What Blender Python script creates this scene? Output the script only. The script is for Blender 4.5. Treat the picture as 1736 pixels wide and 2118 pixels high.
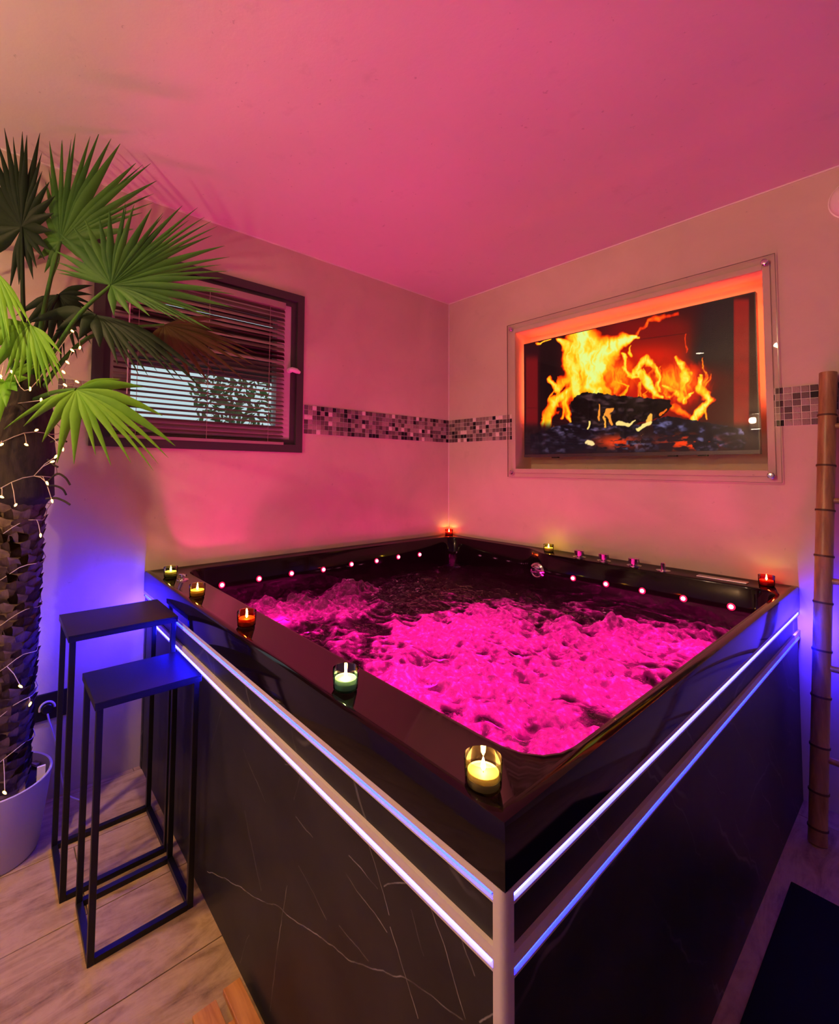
import bpy, bmesh, math, random
import numpy as np
from mathutils import Vector, Matrix, noise
random.seed(7)
for o in list(bpy.data.objects): bpy.data.objects.remove(o)
scene = bpy.context.scene
COL = scene.collection

# ------------------------------------------------------------------ camera
F_PX, PCX, PCY = 959.308, 791.476, 923.384
YAW, PITCH, ROLL = -0.8751, 0.0483, 0.0090
CAM = Vector((2.2765, -2.5281, 1.3035))
FW = Vector((math.sin(YAW)*math.cos(PITCH), math.cos(YAW)*math.cos(PITCH), math.sin(PITCH)))
_r = Vector((math.cos(YAW), -math.sin(YAW), 0)); _u = _r.cross(FW)
RT = math.cos(ROLL)*_r + math.sin(ROLL)*_u
UP = -math.sin(ROLL)*_r + math.cos(ROLL)*_u
cd = bpy.data.cameras.new('camera'); cam = bpy.data.objects.new('camera', cd); COL.objects.link(cam)
cd.sensor_fit = 'HORIZONTAL'; cd.sensor_width = 36; cd.lens = F_PX*36/1736
cd.shift_x = (868-PCX)/1736; cd.shift_y = -(1059-PCY)/1736; cd.clip_start = .02
m = Matrix.Identity(4)
for i in range(3): m[i][0] = RT[i]; m[i][1] = UP[i]; m[i][2] = -FW[i]; m[i][3] = CAM[i]
cam.matrix_world = m
scene.camera = cam

# ------------------------------------------------------------------ world, light, exposure
scene.view_settings.view_transform = 'Standard'; scene.view_settings.look = 'None'
scene.view_settings.gamma = 1; scene.view_settings.use_curve_mapping = False
scene.view_settings.exposure = 0.0
wd = bpy.data.worlds.new('daylight'); scene.world = wd; wd.use_nodes = True
bg = wd.node_tree.nodes['Background']; bg.inputs[0].default_value = (.62, .80, .86, 1); bg.inputs[1].default_value = 1.15

PINK = (1.0, .003, .25)
BLUE = (.05, .035, 1.0)
WARM = (1.0, .57, .28)
UNDERWATER_W = 14
SCONCE_W = 31
DOWNLIGHT_W = 38
STRIP_FILL_W = 5

def lamp(name, kind, loc, col, watts, size=.1, aim=None, parent=None, spread=None, spot=None):
    l = bpy.data.lights.new(name, kind); l.color = col; l.energy = watts
    if kind == 'AREA':
        l.shape = 'DISK'; l.size = size
        if spread: l.spread = spread
    else: l.shadow_soft_size = size
    if spot: l.spot_size, l.spot_blend = spot
    o = bpy.data.objects.new(name, l); COL.objects.link(o); o.location = loc
    if aim is not None: o.rotation_euler = Vector(aim).to_track_quat('-Z', 'Y').to_euler()
    if parent: o.parent = parent
    return o

# ------------------------------------------------------------------ helpers
def ray(px, py): return FW + RT*((px-PCX)/F_PX) - UP*((py-PCY)/F_PX)
def at(px, py, depth): return CAM + ray(px, py)*depth
def on(px, py, ax, v):
    d = ray(px, py); return CAM + d*((v-CAM[ax])/d[ax])

def tag(o, label=None, cat=None, group=None, kind=None):
    if label: o['label'] = label
    if cat: o['category'] = cat
    if group: o['group'] = group
    if kind: o['kind'] = kind
    return o
def empty(name, loc=(0, 0, 0), rz=0):
    o = bpy.data.objects.new(name, None); o.empty_display_size = .05
    COL.objects.link(o); o.location = loc; o.rotation_euler = (0, 0, rz); return o
def link(name, me, mat=None, parent=None):
    if mat is not None and len(me.materials) == 0: me.materials.append(mat)
    o = bpy.data.objects.new(name, me); COL.objects.link(o)
    if parent is not None: o.parent = parent
    return o
def finish(name, bm, mat, parent=None, smooth=None, bevel=0):
    if bevel:
        bmesh.ops.bevel(bm, geom=bm.edges[:], offset=bevel, segments=2, affect='EDGES', profile=.5)
    bmesh.ops.recalc_face_normals(bm, faces=bm.faces[:])
    me = bpy.data.meshes.new(name); bm.to_mesh(me); bm.free()
    if smooth is not None:
        me.polygons.foreach_set('use_smooth', [True]*len(me.polygons))
        me.set_sharp_from_angle(angle=math.radians(smooth))
    return link(name, me, mat, parent)
def box(bm, x0, x1, y0, y1, z0, z1):
    M = Matrix.Translation(((x0+x1)/2, (y0+y1)/2, (z0+z1)/2)) @ Matrix.Diagonal((abs(x1-x0), abs(y1-y0), abs(z1-z0), 1))
    return bmesh.ops.create_cube(bm, size=1, matrix=M)
def boxo(name, b, mat, parent=None, bevel=0):
    bm = bmesh.new(); box(bm, *b); return finish(name, bm, mat, parent, bevel=bevel)
def lathe(bm, prof, seg=32, c=(0, 0, 0), axis='Z', cap=True):
    rings = []
    c = Vector(c)
    for r, z in prof:
        ring = []
        for k in range(seg):
            a = 2*math.pi*k/seg; v = Vector((r*math.cos(a), r*math.sin(a), z))
            if axis == 'Y': v = Vector((v.x, -v.z, v.y))
            if axis == 'X': v = Vector((v.z, v.y, -v.x))
            ring.append(bm.verts.new(c+v))
        rings.append(ring)
    for a, b in zip(rings, rings[1:]):
        for k in range(seg): bm.faces.new((a[k], a[(k+1) % seg], b[(k+1) % seg], b[k]))
    if cap:
        bm.faces.new(rings[0][::-1]); bm.faces.new(rings[-1])
    return rings
def tube(bm, pts, rad, seg=8, cap=True):
    pts = [Vector(q) for q in pts]; n = len(pts); rings = []
    rads = rad if isinstance(rad, (list, tuple)) else [rad]*n
    t0 = (pts[1]-pts[0]).normalized()
    nrm = t0.orthogonal().normalized()
    for i, q in enumerate(pts):
        t = (pts[min(i+1, n-1)]-pts[max(i-1, 0)]).normalized()
        nrm = (nrm - t*nrm.dot(t)); nrm = nrm.normalized() if nrm.length > 1e-6 else t.orthogonal().normalized()
        b = t.cross(nrm)
        rings.append([bm.verts.new(q+(nrm*math.cos(2*math.pi*k/seg)+b*math.sin(2*math.pi*k/seg))*rads[i]) for k in range(seg)])
    for a, b in zip(rings, rings[1:]):
        for k in range(seg): bm.faces.new((a[k], a[(k+1) % seg], b[(k+1) % seg], b[k]))
    if cap: bm.faces.new(rings[0][::-1]); bm.faces.new(rings[-1])
def smooth_path(pts, n=8):
    pts = [Vector(q) for q in pts]; P = [pts[0]]+pts+[pts[-1]]; out = []
    for i in range(1, len(P)-2):
        a, b, c, d = P[i-1], P[i], P[i+1], P[i+2]
        for k in range(n):
            t = k/n
            out.append(.5*((2*b)+(c-a)*t+(2*a-5*b+4*c-d)*t*t+(3*b-a-3*c+d)*t**3))
    out.append(pts[-1]); return out

# ------------------------------------------------------------------ materials
def mat(name, col, rough=.5, metal=0, spec=.5, emit=None, es=0, coat=0):
    M = bpy.data.materials.new(name); M.use_nodes = True
    b = M.node_tree.nodes['Principled BSDF']
    b.inputs['Base Color'].default_value = (*col, 1); b.inputs['Roughness'].default_value = rough
    b.inputs['Metallic'].default_value = metal; b.inputs['Specular IOR Level'].default_value = spec
    b.inputs['Coat Weight'].default_value = coat
    if emit: b.inputs['Emission Color'].default_value = (*emit, 1); b.inputs['Emission Strength'].default_value = es
    return M
class NT:
    def __init__(s, M): s.t = M.node_tree; s.n = s.t.nodes; s.b = s.n.get('Principled BSDF')
    def add(s, typ, **kw):
        nd = s.n.new(typ)
        for k, v in kw.items():
            if k.startswith('i_'): nd.inputs[k[2:].replace('_', ' ')].default_value = v
            else: setattr(nd, k, v)
        return nd
    def ln(s, a, b): s.t.links.new(a, b)
    def ramp(s, src, stops):
        r = s.add('ShaderNodeValToRGB'); e = r.color_ramp.elements
        while len(e) < len(stops): e.new(.5)
        for el, (p, c) in zip(e, stops): el.position = p; el.color = (*c, 1) if len(c) == 3 else c
        s.ln(src, r.inputs[0]); return r.outputs[0]
    def mix(s, fac, a, b, mode='MIX'):
        m_ = s.add('ShaderNodeMix', data_type='RGBA', blend_type=mode)
        if isinstance(fac, (int, float)): m_.inputs[0].default_value = fac
        else: s.ln(fac, m_.inputs[0])
        for v, i in ((a, 6), (b, 7)):
            if isinstance(v, tuple): m_.inputs[i].default_value = (*v, 1)
            else: s.ln(v, m_.inputs[i])
        return m_.outputs[2]
    def coord(s, out='Object', scale=(1, 1, 1), rot=(0, 0, 0), loc=(0, 0, 0)):
        tc = s.add('ShaderNodeTexCoord'); mp = s.add('ShaderNodeMapping')
        mp.inputs['Scale'].default_value = scale; mp.inputs['Rotation'].default_value = rot; mp.inputs['Location'].default_value = loc
        s.ln(tc.outputs[out], mp.inputs[0]); return mp.outputs[0]
    def noise(s, vec, scale, detail=4, rough=.55, dist=0):
        n_ = s.add('ShaderNodeTexNoise'); n_.inputs['Scale'].default_value = scale; n_.inputs['Detail'].default_value = detail
        n_.inputs['Roughness'].default_value = rough; n_.inputs['Distortion'].default_value = dist
        s.ln(vec, n_.inputs['Vector']); return n_.outputs[0]
    def bump(s, h, strength, dist=.01):
        b_ = s.add('ShaderNodeBump'); b_.inputs['Strength'].default_value = strength; b_.inputs['Distance'].default_value = dist
        s.ln(h, b_.inputs['Height']); s.ln(b_.outputs[0], s.b.inputs['Normal'])

def plaster(name, base, var, rough=.75):
    M = mat(name, base, rough, spec=.25); t = NT(M); v = t.coord()
    n1 = t.noise(v, 2.2, 6, .6, .6); n2 = t.noise(v, 9, 5, .6); n3 = t.noise(v, 45, 3)
    c = t.ramp(n1, [(.3, tuple(x*(1-var) for x in base)), (.7, tuple(min(1, x*(1+var*.6)) for x in base))])
    c = t.mix(t.ramp(n2, [(.62, (0, 0, 0)), (.75, (.35, .35, .35))]), c, tuple(x*.72 for x in base))
    c = t.mix(t.ramp(n3, [(.70, (0, 0, 0)), (.76, (.5, .5, .5))]), c, tuple(x*.5 for x in base))
    t.ln(c, t.b.inputs['Base Color']); t.bump(t.noise(v, 30, 6, .65), .25, .004); return M
M_WALL = plaster('beige_plaster', (.60, .52, .42), .10)
M_CEIL = plaster('white_ceiling_paint', (.72, .66, .62), .03)
M_CAULK = mat('white_caulk', (.75, .70, .66), .5)
def m_wood_tile():
    M = mat('wood_look_tile', (.4, .3, .2), .45, spec=.4); t = NT(M)
    oi = t.add('ShaderNodeObjectInfo'); tc = t.add('ShaderNodeTexCoord'); ad = t.add('ShaderNodeVectorMath', operation='ADD')
    sc = t.add('ShaderNodeVectorMath', operation='SCALE'); sc.inputs[0].default_value = (3, 17, 5); t.ln(oi.outputs['Random'], sc.inputs['Scale'])
    t.ln(tc.outputs['Object'], ad.inputs[0]); t.ln(sc.outputs[0], ad.inputs[1])
    mp = t.add('ShaderNodeMapping'); mp.inputs['Scale'].default_value = (1, .22, 1); t.ln(ad.outputs[0], mp.inputs[0])
    g = t.noise(mp.outputs[0], 14, 8, .65, 1.4); f = t.noise(ad.outputs[0], 26, 6, .7)
    c = t.ramp(g, [(.28, (.13, .075, .025)), (.42, (.31, .20, .085)), (.56, (.46, .32, .145)), (.66, (.32, .21, .09)), (.8, (.19, .12, .05))])
    c = t.mix(t.ramp(f, [(.40, (0, 0, 0)), (.7, (.40, .40, .40))]), c, (.52, .39, .21))
    t.ln(c, t.b.inputs['Base Color']); t.bump(g, .25, .004); return M
M_TILE = m_wood_tile()
M_GROUT = mat('dark_grout', (.10, .075, .06), .9)
M_BLACK = mat('black_acrylic', (.005, .0025, .004), .07, spec=.30)
def m_marble():
    M = mat('black_marble_laminate', (.02, .02, .022), .42, spec=.25); t = NT(M)
    v = t.coord(); out = None
    for k, (rot, sc, dist, dens) in enumerate([((.3, .55, .2), 1.5, 2.2, .9975), ((.1, -.95, .5), 1.1, 3.0, .9982), ((.5, 1.25, -.3), 1.9, 3.4, .9984)]):
        mp = t.coord(rot=rot, loc=(k*1.7, k*.9, k*.4)); w = t.add('ShaderNodeTexWave')
        w.inputs['Scale'].default_value = sc; w.inputs['Distortion'].default_value = dist; w.inputs['Detail'].default_value = 4
        w.inputs['Detail Scale'].default_value = 1.3; w.inputs['Detail Roughness'].default_value = .62; t.ln(mp, w.inputs['Vector'])
        line = t.ramp(w.outputs['Fac'], [(dens-.0004, (0, 0, 0)), (min(1, dens+.0014), (1, 1, 1))])
        mask = t.ramp(t.noise(mp, 2.4, 3), [(.47, (0, 0, 0)), (.62, (1, 1, 1))])
        l2 = t.mix(1.0, line, mask, 'MULTIPLY')
        out = l2 if out is None else t.mix(1.0, out, l2, 'ADD')
    base = t.ramp(t.noise(v, 5, 6, .6), [(.3, (.012, .012, .014)), (.7, (.028, .027, .030))])
    t.ln(t.mix(out, base, (.10, .095, .10)), t.b.inputs['Base Color']); return M
M_MARBLE = m_marble()
def m_front_marble():
    M = mat('black_marble_front', (.02, .02, .022), .42, spec=.25); t = NT(M)
    v = t.coord(); dn = t.add('ShaderNodeTexNoise'); dn.inputs['Scale'].default_value = 7; dn.inputs['Detail'].default_value = 5; t.ln(v, dn.inputs['Vector'])
    sb = t.add('ShaderNodeVectorMath', operation='SUBTRACT'); t.ln(dn.outputs['Color'], sb.inputs[0]); sb.inputs[1].default_value = (.5, .5, .5)
    sc = t.add('ShaderNodeVectorMath', operation='MULTIPLY_ADD'); sc.inputs[1].default_value = (.034, 0, .034); t.ln(sb.outputs[0], sc.inputs[0]); t.ln(v, sc.inputs[2])
    flat = t.add('ShaderNodeVectorMath', operation='MULTIPLY'); flat.inputs[1].default_value = (1, 0, 1); t.ln(sc.outputs[0], flat.inputs[0]); P = flat.outputs[0]
    S = [(110, 310, 500, 525, 1.0), (500, 525, 850, 790, .8), (850, 790, 1130, 900, .7), (1130, 900, 1440, 1110, .5), (530, 390, 470, 810, .55), (470, 810, 435, 1070, .4), (305, 0, 390, 410, .5), (585, 290, 735, 585, .5),
         (570, 30, 665, 140, .45), (840, 320, 1060, 660, .65), (860, 235, 1000, 415, .8), (950, 160, 1070, 570, .7), (1040, 415, 1190, 385, .7), (1080, 640, 1215, 1115, .8), (1260, 470, 1350, 700, .6), (1350, 700, 1460, 1110, .8),
         (1440, 660, 1520, 890, .6), (1650, 1050, 1540, 1140, .7), (280, 800, 330, 660, .35), (1180, 530, 1240, 780, .3), (800, 620, 960, 800, .35), (300, -330, 420, -40, .45), (520, -230, 800, -215, .5), (190, -560, 130, -330, .3), (640, -300, 560, -60, .3)]
    acc = None
    for x0, y0, x1, y1, st in S:
        A = on(380+x0*.3917, 1680+y0*.3917, 1, -2.0); B = on(380+x1*.3917, 1680+y1*.3917, 1, -2.0); A.y = B.y = 0; AB = B-A
        pa = t.add('ShaderNodeVectorMath', operation='SUBTRACT'); t.ln(P, pa.inputs[0]); pa.inputs[1].default_value = A
        dt = t.add('ShaderNodeVectorMath', operation='DOT_PRODUCT'); t.ln(pa.outputs[0], dt.inputs[0]); dt.inputs[1].default_value = AB/AB.length_squared
        cl = t.add('ShaderNodeClamp'); t.ln(dt.outputs['Value'], cl.inputs[0])
        pr = t.add('ShaderNodeVectorMath', operation='SCALE'); pr.inputs[0].default_value = AB; t.ln(cl.outputs[0], pr.inputs['Scale'])
        ds = t.add('ShaderNodeVectorMath', operation='DISTANCE'); t.ln(pa.outputs[0], ds.inputs[0]); t.ln(pr.outputs[0], ds.inputs[1])
        mr = t.add('ShaderNodeMapRange'); mr.inputs[1].default_value = .0003; mr.inputs[2].default_value = .0014; mr.inputs[3].default_value = st; mr.inputs[4].default_value = 0; t.ln(ds.outputs['Value'], mr.inputs[0])
        if acc is None: acc = mr.outputs[0]
        else:
            mx = t.add('ShaderNodeMath', operation='MAXIMUM'); t.ln(acc, mx.inputs[0]); t.ln(mr.outputs[0], mx.inputs[1]); acc = mx.outputs[0]
    mk = t.add('ShaderNodeMath', operation='MULTIPLY'); t.ln(acc, mk.inputs[0]); t.ln(t.ramp(t.noise(v, 16, 3), [(.32, (.15, .15, .15)), (.6, (1, 1, 1))]), mk.inputs[1])
    base = t.ramp(t.noise(v, 5, 6, .6), [(.3, (.012, .012, .014)), (.7, (.028, .027, .030))])
    t.ln(t.mix(mk.outputs[0], base, (.36, .35, .36)), t.b.inputs['Base Color']); return M
M_FMARBLE = m_front_marble()
M_TRIM = mat('white_pvc_trim', (.62, .56, .54), .35)
M_CHROME = mat('chrome', (.75, .75, .78), .08, 1)
M_BMETAL = mat('black_powder_coated_metal', (.008, .0075, .008), .38, spec=.35)
M_FRAME = mat('dark_grey_window_frame', (.045, .042, .042), .5)
M_SASH = mat('white_sash', (.55, .50, .48), .4)
M_SLAT = mat('aluminium_blind_slat', (.34, .27, .25), .45)
M_SHUTTER = mat('grey_roller_shutter', (.10, .09, .09), .6)
M_POT = mat('grey_white_planter', (.55, .53, .54), .5)
M_SOIL = mat('potting_bark', (.045, .028, .018), .95)
M_WHITE = mat('white_plastic', (.80, .76, .74), .35)
M_MAT = mat('dark_navy_mat', (.008, .009, .016), .95, spec=.1)
def glassy(name, tint, gloss=.12, rough=.02, fres=1.0):
    M = bpy.data.materials.new(name); M.use_nodes = True; t = NT(M); t.n.remove(t.b)
    tr = t.add('ShaderNodeBsdfTransparent'); tr.inputs[0].default_value = (*tint, 1)
    gl = t.add('ShaderNodeBsdfGlossy'); gl.inputs['Roughness'].default_value = rough
    lw = t.add('ShaderNodeFresnel'); lw.inputs[0].default_value = 1.45
    ml = t.add('ShaderNodeMath', operation='MULTIPLY_ADD'); ml.inputs[1].default_value = fres; ml.inputs[2].default_value = gloss-.04; ml.use_clamp = True
    t.ln(lw.outputs[0], ml.inputs[0])
    mx = t.add('ShaderNodeMixShader'); t.ln(ml.outputs[0], mx.inputs[0]); t.ln(tr.outputs[0], mx.inputs[1]); t.ln(gl.outputs[0], mx.inputs[2])
    t.ln(mx.outputs[0], t.n['Material Output'].inputs[0]); return M
M_PANE = glassy('window_glass', (.93, .97, .96))
M_ACRYL = glassy('clear_acrylic', (.98, .98, .97), .04, .01, .22)
def emitter(name, col, s):
    M = bpy.data.materials.new(name); M.use_nodes = True; t = NT(M); t.n.remove(t.b)
    e = t.add('ShaderNodeEmission'); e.inputs[0].default_value = (*col, 1); e.inputs[1].default_value = s
    t.ln(e.outputs[0], t.n['Material Output'].inputs[0]); return M
M_LED_HI = emitter('blue_led_bright', (.0085, .0085, 1.0), 240)
M_LED_SIDE = emitter('blue_led_side', (.0085, .0085, 1.0), 210)
M_LED_MID = emitter('blue_led_medium', (.0012, .0022, 1.0), 230)
M_LED_DOT = emitter('pink_led_dot', (1, .22, .42), 14)
M_DOT_HALO = mat('red_halo_bezel', (.35, .01, .05), .3, emit=(1, .01, .10), es=.7)  # bezel given its own red emission as the halo around each LED
M_NICHE_LED = emitter('orange_led_strip', (1, .085, .028), 55)
M_FLAME = emitter('candle_flame', (1, .50, .12), 260)
M_BULB = emitter('warm_fairy_bulb', (1, .58, .14), 8)
M_WIRE = mat('pale_wire', (.55, .47, .38), .5)
M_LAMPGLASS = emitter('lit_sconce_glass', (1, .80, .6), 110)
def m_noisy(name, c0, c1, scale, rough=.6, bump=.3, stretch=(1, 1, 1), dist=.5):
    M = mat(name, c0, rough); t = NT(M); v = t.coord(scale=stretch); g = t.noise(v, scale, 5, .6, dist)
    t.ln(t.ramp(g, [(.3, c0), (.7, c1)]), t.b.inputs['Base Color']); t.bump(g, bump, .004); return M
M_BAMBOO = m_noisy('bamboo', (.22, .115, .045), (.42, .24, .095), 9, .35, .1, (6, 6, .6))
M_BNODE = mat('bamboo_node', (.07, .03, .015), .6)
M_BARK = m_noisy('palm_bark', (.10, .065, .04), (.34, .24, .15), 25, .9, .6)
M_FIBRE = m_noisy('dark_palm_fibre', (.012, .009, .007), (.04, .028, .018), 60, .95, .6, (1, 1, .2))
M_OWOOD = m_noisy('orange_oiled_wood', (.42, .16, .035), (.68, .32, .08), 8, .45, .15, (.7, 6, 6))
def m_leaf(name, c0, c1):
    M = mat(name, c0, .5, spec=.22); t = NT(M); oi = t.add('ShaderNodeObjectInfo')
    c = t.ramp(oi.outputs['Random'], [(0, c0), (1, c1)])
    g = t.noise(t.coord('Object'), 8, 3)
    c = t.mix(t.ramp(g, [(.4, (0, 0, 0)), (.75, (.6, .6, .6))]), c, tuple(x*1.35 for x in c1))
    t.ln(c, t.b.inputs['Base Color'])
    tl = t.add('ShaderNodeBsdfTranslucent'); t.ln(c, tl.inputs[0]); mx = t.add('ShaderNodeMixShader'); mx.inputs[0].default_value = .25
    t.ln(t.b.outputs[0], mx.inputs[1]); t.ln(tl.outputs[0], mx.inputs[2]); t.ln(mx.outputs[0], t.n['Material Output'].inputs[0]); return M
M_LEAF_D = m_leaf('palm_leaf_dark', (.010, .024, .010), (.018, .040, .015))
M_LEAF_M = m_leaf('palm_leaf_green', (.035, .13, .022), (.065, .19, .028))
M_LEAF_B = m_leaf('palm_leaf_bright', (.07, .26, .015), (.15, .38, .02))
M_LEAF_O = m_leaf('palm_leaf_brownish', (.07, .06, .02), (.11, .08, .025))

# ------------------------------------------------------------------ room shell
HC, XR, YB = 2.523, 4.8, -3.62
Y0W, Y1W, Z0W, Z1W = -2.232, -1.219, 1.389, 2.272         # window opening in the wall x = 0
bm = bmesh.new()
box(bm, -.25, 0, YB-.2, Y0W, -.05, HC+.1); box(bm, -.25, 0, Y1W, .25, -.05, HC+.1)
box(bm, -.25, 0, Y0W, Y1W, -.05, Z0W); box(bm, -.25, 0, Y0W, Y1W, Z1W, HC+.1)
wall_left = tag(finish('wall_left', bm, M_WALL), kind='structure')
NX0, NX1, NZ0, NZ1, ND = .568, 1.814, 1.312, 2.180, .17     # television niche in the wall y = 0
bm = bmesh.new()
box(bm, 0, NX0, 0, .3, -.05, HC+.1); box(bm, NX1, XR+.2, 0, .3, -.05, HC+.1)
box(bm, NX0, NX1, 0, .3, -.05, NZ0); box(bm, NX0, NX1, 0, .3, NZ1, HC+.1); box(bm, NX0, NX1, ND, .3, NZ0, NZ1)
wall_right = tag(finish('wall_right', bm, M_WALL), kind='structure')
tag(boxo('wall_back', (-.25, XR+.2, YB-.2, YB, -.05, HC+.1), M_WALL), kind='structure')
tag(boxo('wall_side', (XR, XR+.2, YB, 0, -.05, HC+.1), M_WALL), kind='structure')
tag(boxo('ceiling', (-.25, XR+.2, YB-.2, .3, HC, HC+.12), M_CEIL), kind='structure')
bm = bmesh.new(); box(bm, -.25, XR+.2, YB-.2, .3, -.1, -.006)
floor = tag(finish('floor', bm, M_GROUT), kind='structure')
PW, PLN = .310, 1.2
plank_me = None
x = .955-PW*4; row = 0
while x < XR:
    y = YB - random.choice([.1, .35, .6, .85]) - (0 if row % 2 else .2)
    while y < 0:
        xa, xb, ya, yb = max(x+.0012, .001), min(x+PW-.0012, XR-.001), max(y+.0012, YB+.001), min(y+PLN-.0012, -.001)
        if xb-xa > .01 and yb-ya > .01:
            bm = bmesh.new(); box(bm, xa, xb, ya, yb, -.012, 0)
            finish('plank', bm, M_TILE, floor, bevel=.0012)
        y += PLN
    x += PW; row += 1
bm = bmesh.new(); box(bm, .0, .005, -.005, 0, .843, HC); box(bm, 0, .004, YB, 0, HC-.006, HC); box(bm, 0, XR, -.004, 0, HC-.006, HC)
tag(finish('trim_1', bm, M_CAULK), 'thin white caulk bead in the wall corner and along the ceiling', kind='structure')

# mosaic border
tile_cols = [((.015, .015, .02), 3), ((.14, .12, .115), 5), ((.25, .21, .19), 6), ((.36, .30, .27), 5), ((.09, .075, .07), 4), ((.75, .68, .62), 2)]
TB0, TP = 1.4963, .02729
tile_me = []
for k, (c, w) in enumerate(tile_cols):
    M = m_noisy('mosaic_glass_%d' % k, tuple(v*.75 for v in c), tuple(v*1.25 for v in c), 70, .55, .05, dist=1.5); M.node_tree.nodes['Principled BSDF'].inputs['Specular IOR Level'].default_value = .15
    bm = bmesh.new(); box(bm, -.0122, .0122, -.002, .002, -.0122, .0122)
    bmesh.ops.bevel(bm, geom=[e for e in bm.edges if all(v.co.y < 0 for v in e.verts)], offset=.0012, segments=1, affect='EDGES')
    bmesh.ops.recalc_face_normals(bm, faces=bm.faces[:])
    me = bpy.data.meshes.new('tile_%d' % k); bm.to_mesh(me); bm.free(); me.materials.append(M); tile_me.append(me)
bag = [i for i, (c, w) in enumerate(tile_cols) for _ in range(w)]
def band(parent, along, runs):
    bm = bmesh.new()
    for a0, n in runs:
        if along == 'x': box(bm, a0, a0+n*TP, -.0025, -.0002, TB0, TB0+6*TP)
        else: box(bm, .0002, .0025, a0-n*TP, a0, TB0, TB0+6*TP)
    g = finish('mosaic_border', bm, M_CAULK, parent)
    for a0, n in runs:
        for i in range(n):
            for j in range(6):
                o = link('tile', tile_me[random.choice(bag)], None, g)
                z = TB0+(j+.5)*TP
                if along == 'x': o.location = (a0+(i+.5)*TP, -.0036, z)
                else: o.location = (.0036, a0-(i+.5)*TP, z); o.rotation_euler = (0, 0, math.pi/2)
band(wall_left, 'y', [(-.006, 44), (-2.236, 4)])
band(wall_right, 'x', [(.006, 20), (1.8165, 17)])

# ------------------------------------------------------------------ window, blind, shutter, garden
win = tag(empty('window_1', (0, -1.72, Z0W)), 'dark grey framed window with white sash behind the palm', kind='structure')
def wpart(name, boxes, M, par=win, bevel=0):
    bm = bmesh.new()
    for b in boxes: box(bm, *b)
    o = finish(name, bm, M, par, bevel=bevel)
    o.matrix_parent_inverse = par.matrix_basis.inverted(); return o
def ring4(x0, x1, ya, yb, za, zb, wd_): return [(x0, x1, ya, ya+wd_, za, zb), (x0, x1, yb-wd_, yb, za, zb), (x0, x1, ya+wd_, yb-wd_, za, za+wd_), (x0, x1, ya+wd_, yb-wd_, zb-wd_, zb)]
wpart('frame', ring4(-.09, .012, Y0W, Y1W, Z0W, Z1W, .042)+ring4(-.09, -.004, Y0W+.04, Y1W-.04, Z0W+.04, Z1W-.04, .03), M_FRAME)
sash = wpart('sash', ring4(-.07, -.012, Y0W+.068, Y1W-.068, Z0W+.055, Z1W-.06, .085), M_SASH)
wpart('pane', [(-.045, -.041, Y0W+.14, Y1W-.14, Z0W+.13, Z1W-.13)], M_PANE)
bm = bmesh.new(); lathe(bm, [(.014, 0), (.014, .018), (.009, .02), (.009, .034)], 16, (-.012, -1.297, 1.842), 'X')
tube(bm, [(.02, -1.312, 1.842), (.025, -1.30, 1.843), (.026, -1.27, 1.838), (.024, -1.250, 1.832)], [.009, .013, .014, .008], 10)
o = finish('handle', bm, M_WHITE, win, smooth=40); o.matrix_parent_inverse = win.matrix_basis.inverted(); o['label'] = 'white plastic window handle'
bl = tag(empty('venetian_blind', (0.005, -1.72, 1.43)), 'aluminium venetian blind with tilted slats hung on the window', 'blind')
YA, YBL = -2.152, -1.338
o = boxo('headrail', (-.010, .016, YA, YBL, 2.172, 2.205), M_SLAT, bl); o.matrix_parent_inverse = bl.matrix_basis.inverted()
bm = bmesh.new()
prof = [(-.0125, -.0010), (-.0065, .0009), (0, .0016), (.0065, .0009), (.0125, -.0010)]
A = []; B = []
for s_, h_ in prof:
    A.append(bm.verts.new((s_, -.407, h_))); B.append(bm.verts.new((s_, .407, h_)))
for k in range(4): bm.faces.new((A[k], A[k+1], B[k+1], B[k]))
bmesh.ops.solidify(bm, geom=bm.faces[:], thickness=.0006)
me = bpy.data.meshes.new('slat'); bm.to_mesh(me); bm.free(); me.materials.append(M_SLAT)
nsl = 31
for k in range(nsl):
    z = 1.452+k*(2.16-1.452)/(nsl-1)
    o = link('slat', me, None, bl); o.location = (0, (YA+YBL)/2+1.72, z-1.43)
    o.rotation_euler = (0, math.radians(31 + random.uniform(-2.5, 2.5)) if z < 1.80 else math.radians(57+random.uniform(-1, 1)), 0)
o = boxo('bottom_rail', (-.008, .018, YA, YBL, 1.428, 1.442), M_SLAT, bl); o.matrix_parent_inverse = bl.matrix_basis.inverted()
for y in (-2.06, -1.75, -1.43):
    bm = bmesh.new(); tube(bm, [(.018, y, 2.17), (.018, y, 1.44)], .0012, 5)
    o = finish('ladder_cord', bm, M_SLAT, bl); o.matrix_parent_inverse = bl.matrix_basis.inverted()
bm = bmesh.new(); tube(bm, [(.026, -2.10, 2.17), (.028, -2.10, 1.62)], .003, 6)
o = finish('tilt_wand', bm, M_WHITE, bl); o.matrix_parent_inverse = bl.matrix_basis.inverted()
sh = tag(empty('roller_shutter', (-.17, -1.72, 1.79)), 'grey roller shutter lowered halfway outside the window', 'shutter')
z = 1.79; k = 0
while z < 2.3:
    o = boxo('slat', (-.178, -.166, Y0W+.004, Y1W-.004, z, z+.0385), M_SHUTTER, sh, bevel=.002); o.matrix_parent_inverse = sh.matrix_basis.inverted()
    z += .040 if k not in (6, 7) else .0435
    k += 1
tag(boxo('ground_outside', (-6, -.26, -6, 3, -.2, -.05), mat('gravel', (.25, .24, .22), .9)), 'pale ground outside the window', kind='structure')
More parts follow.
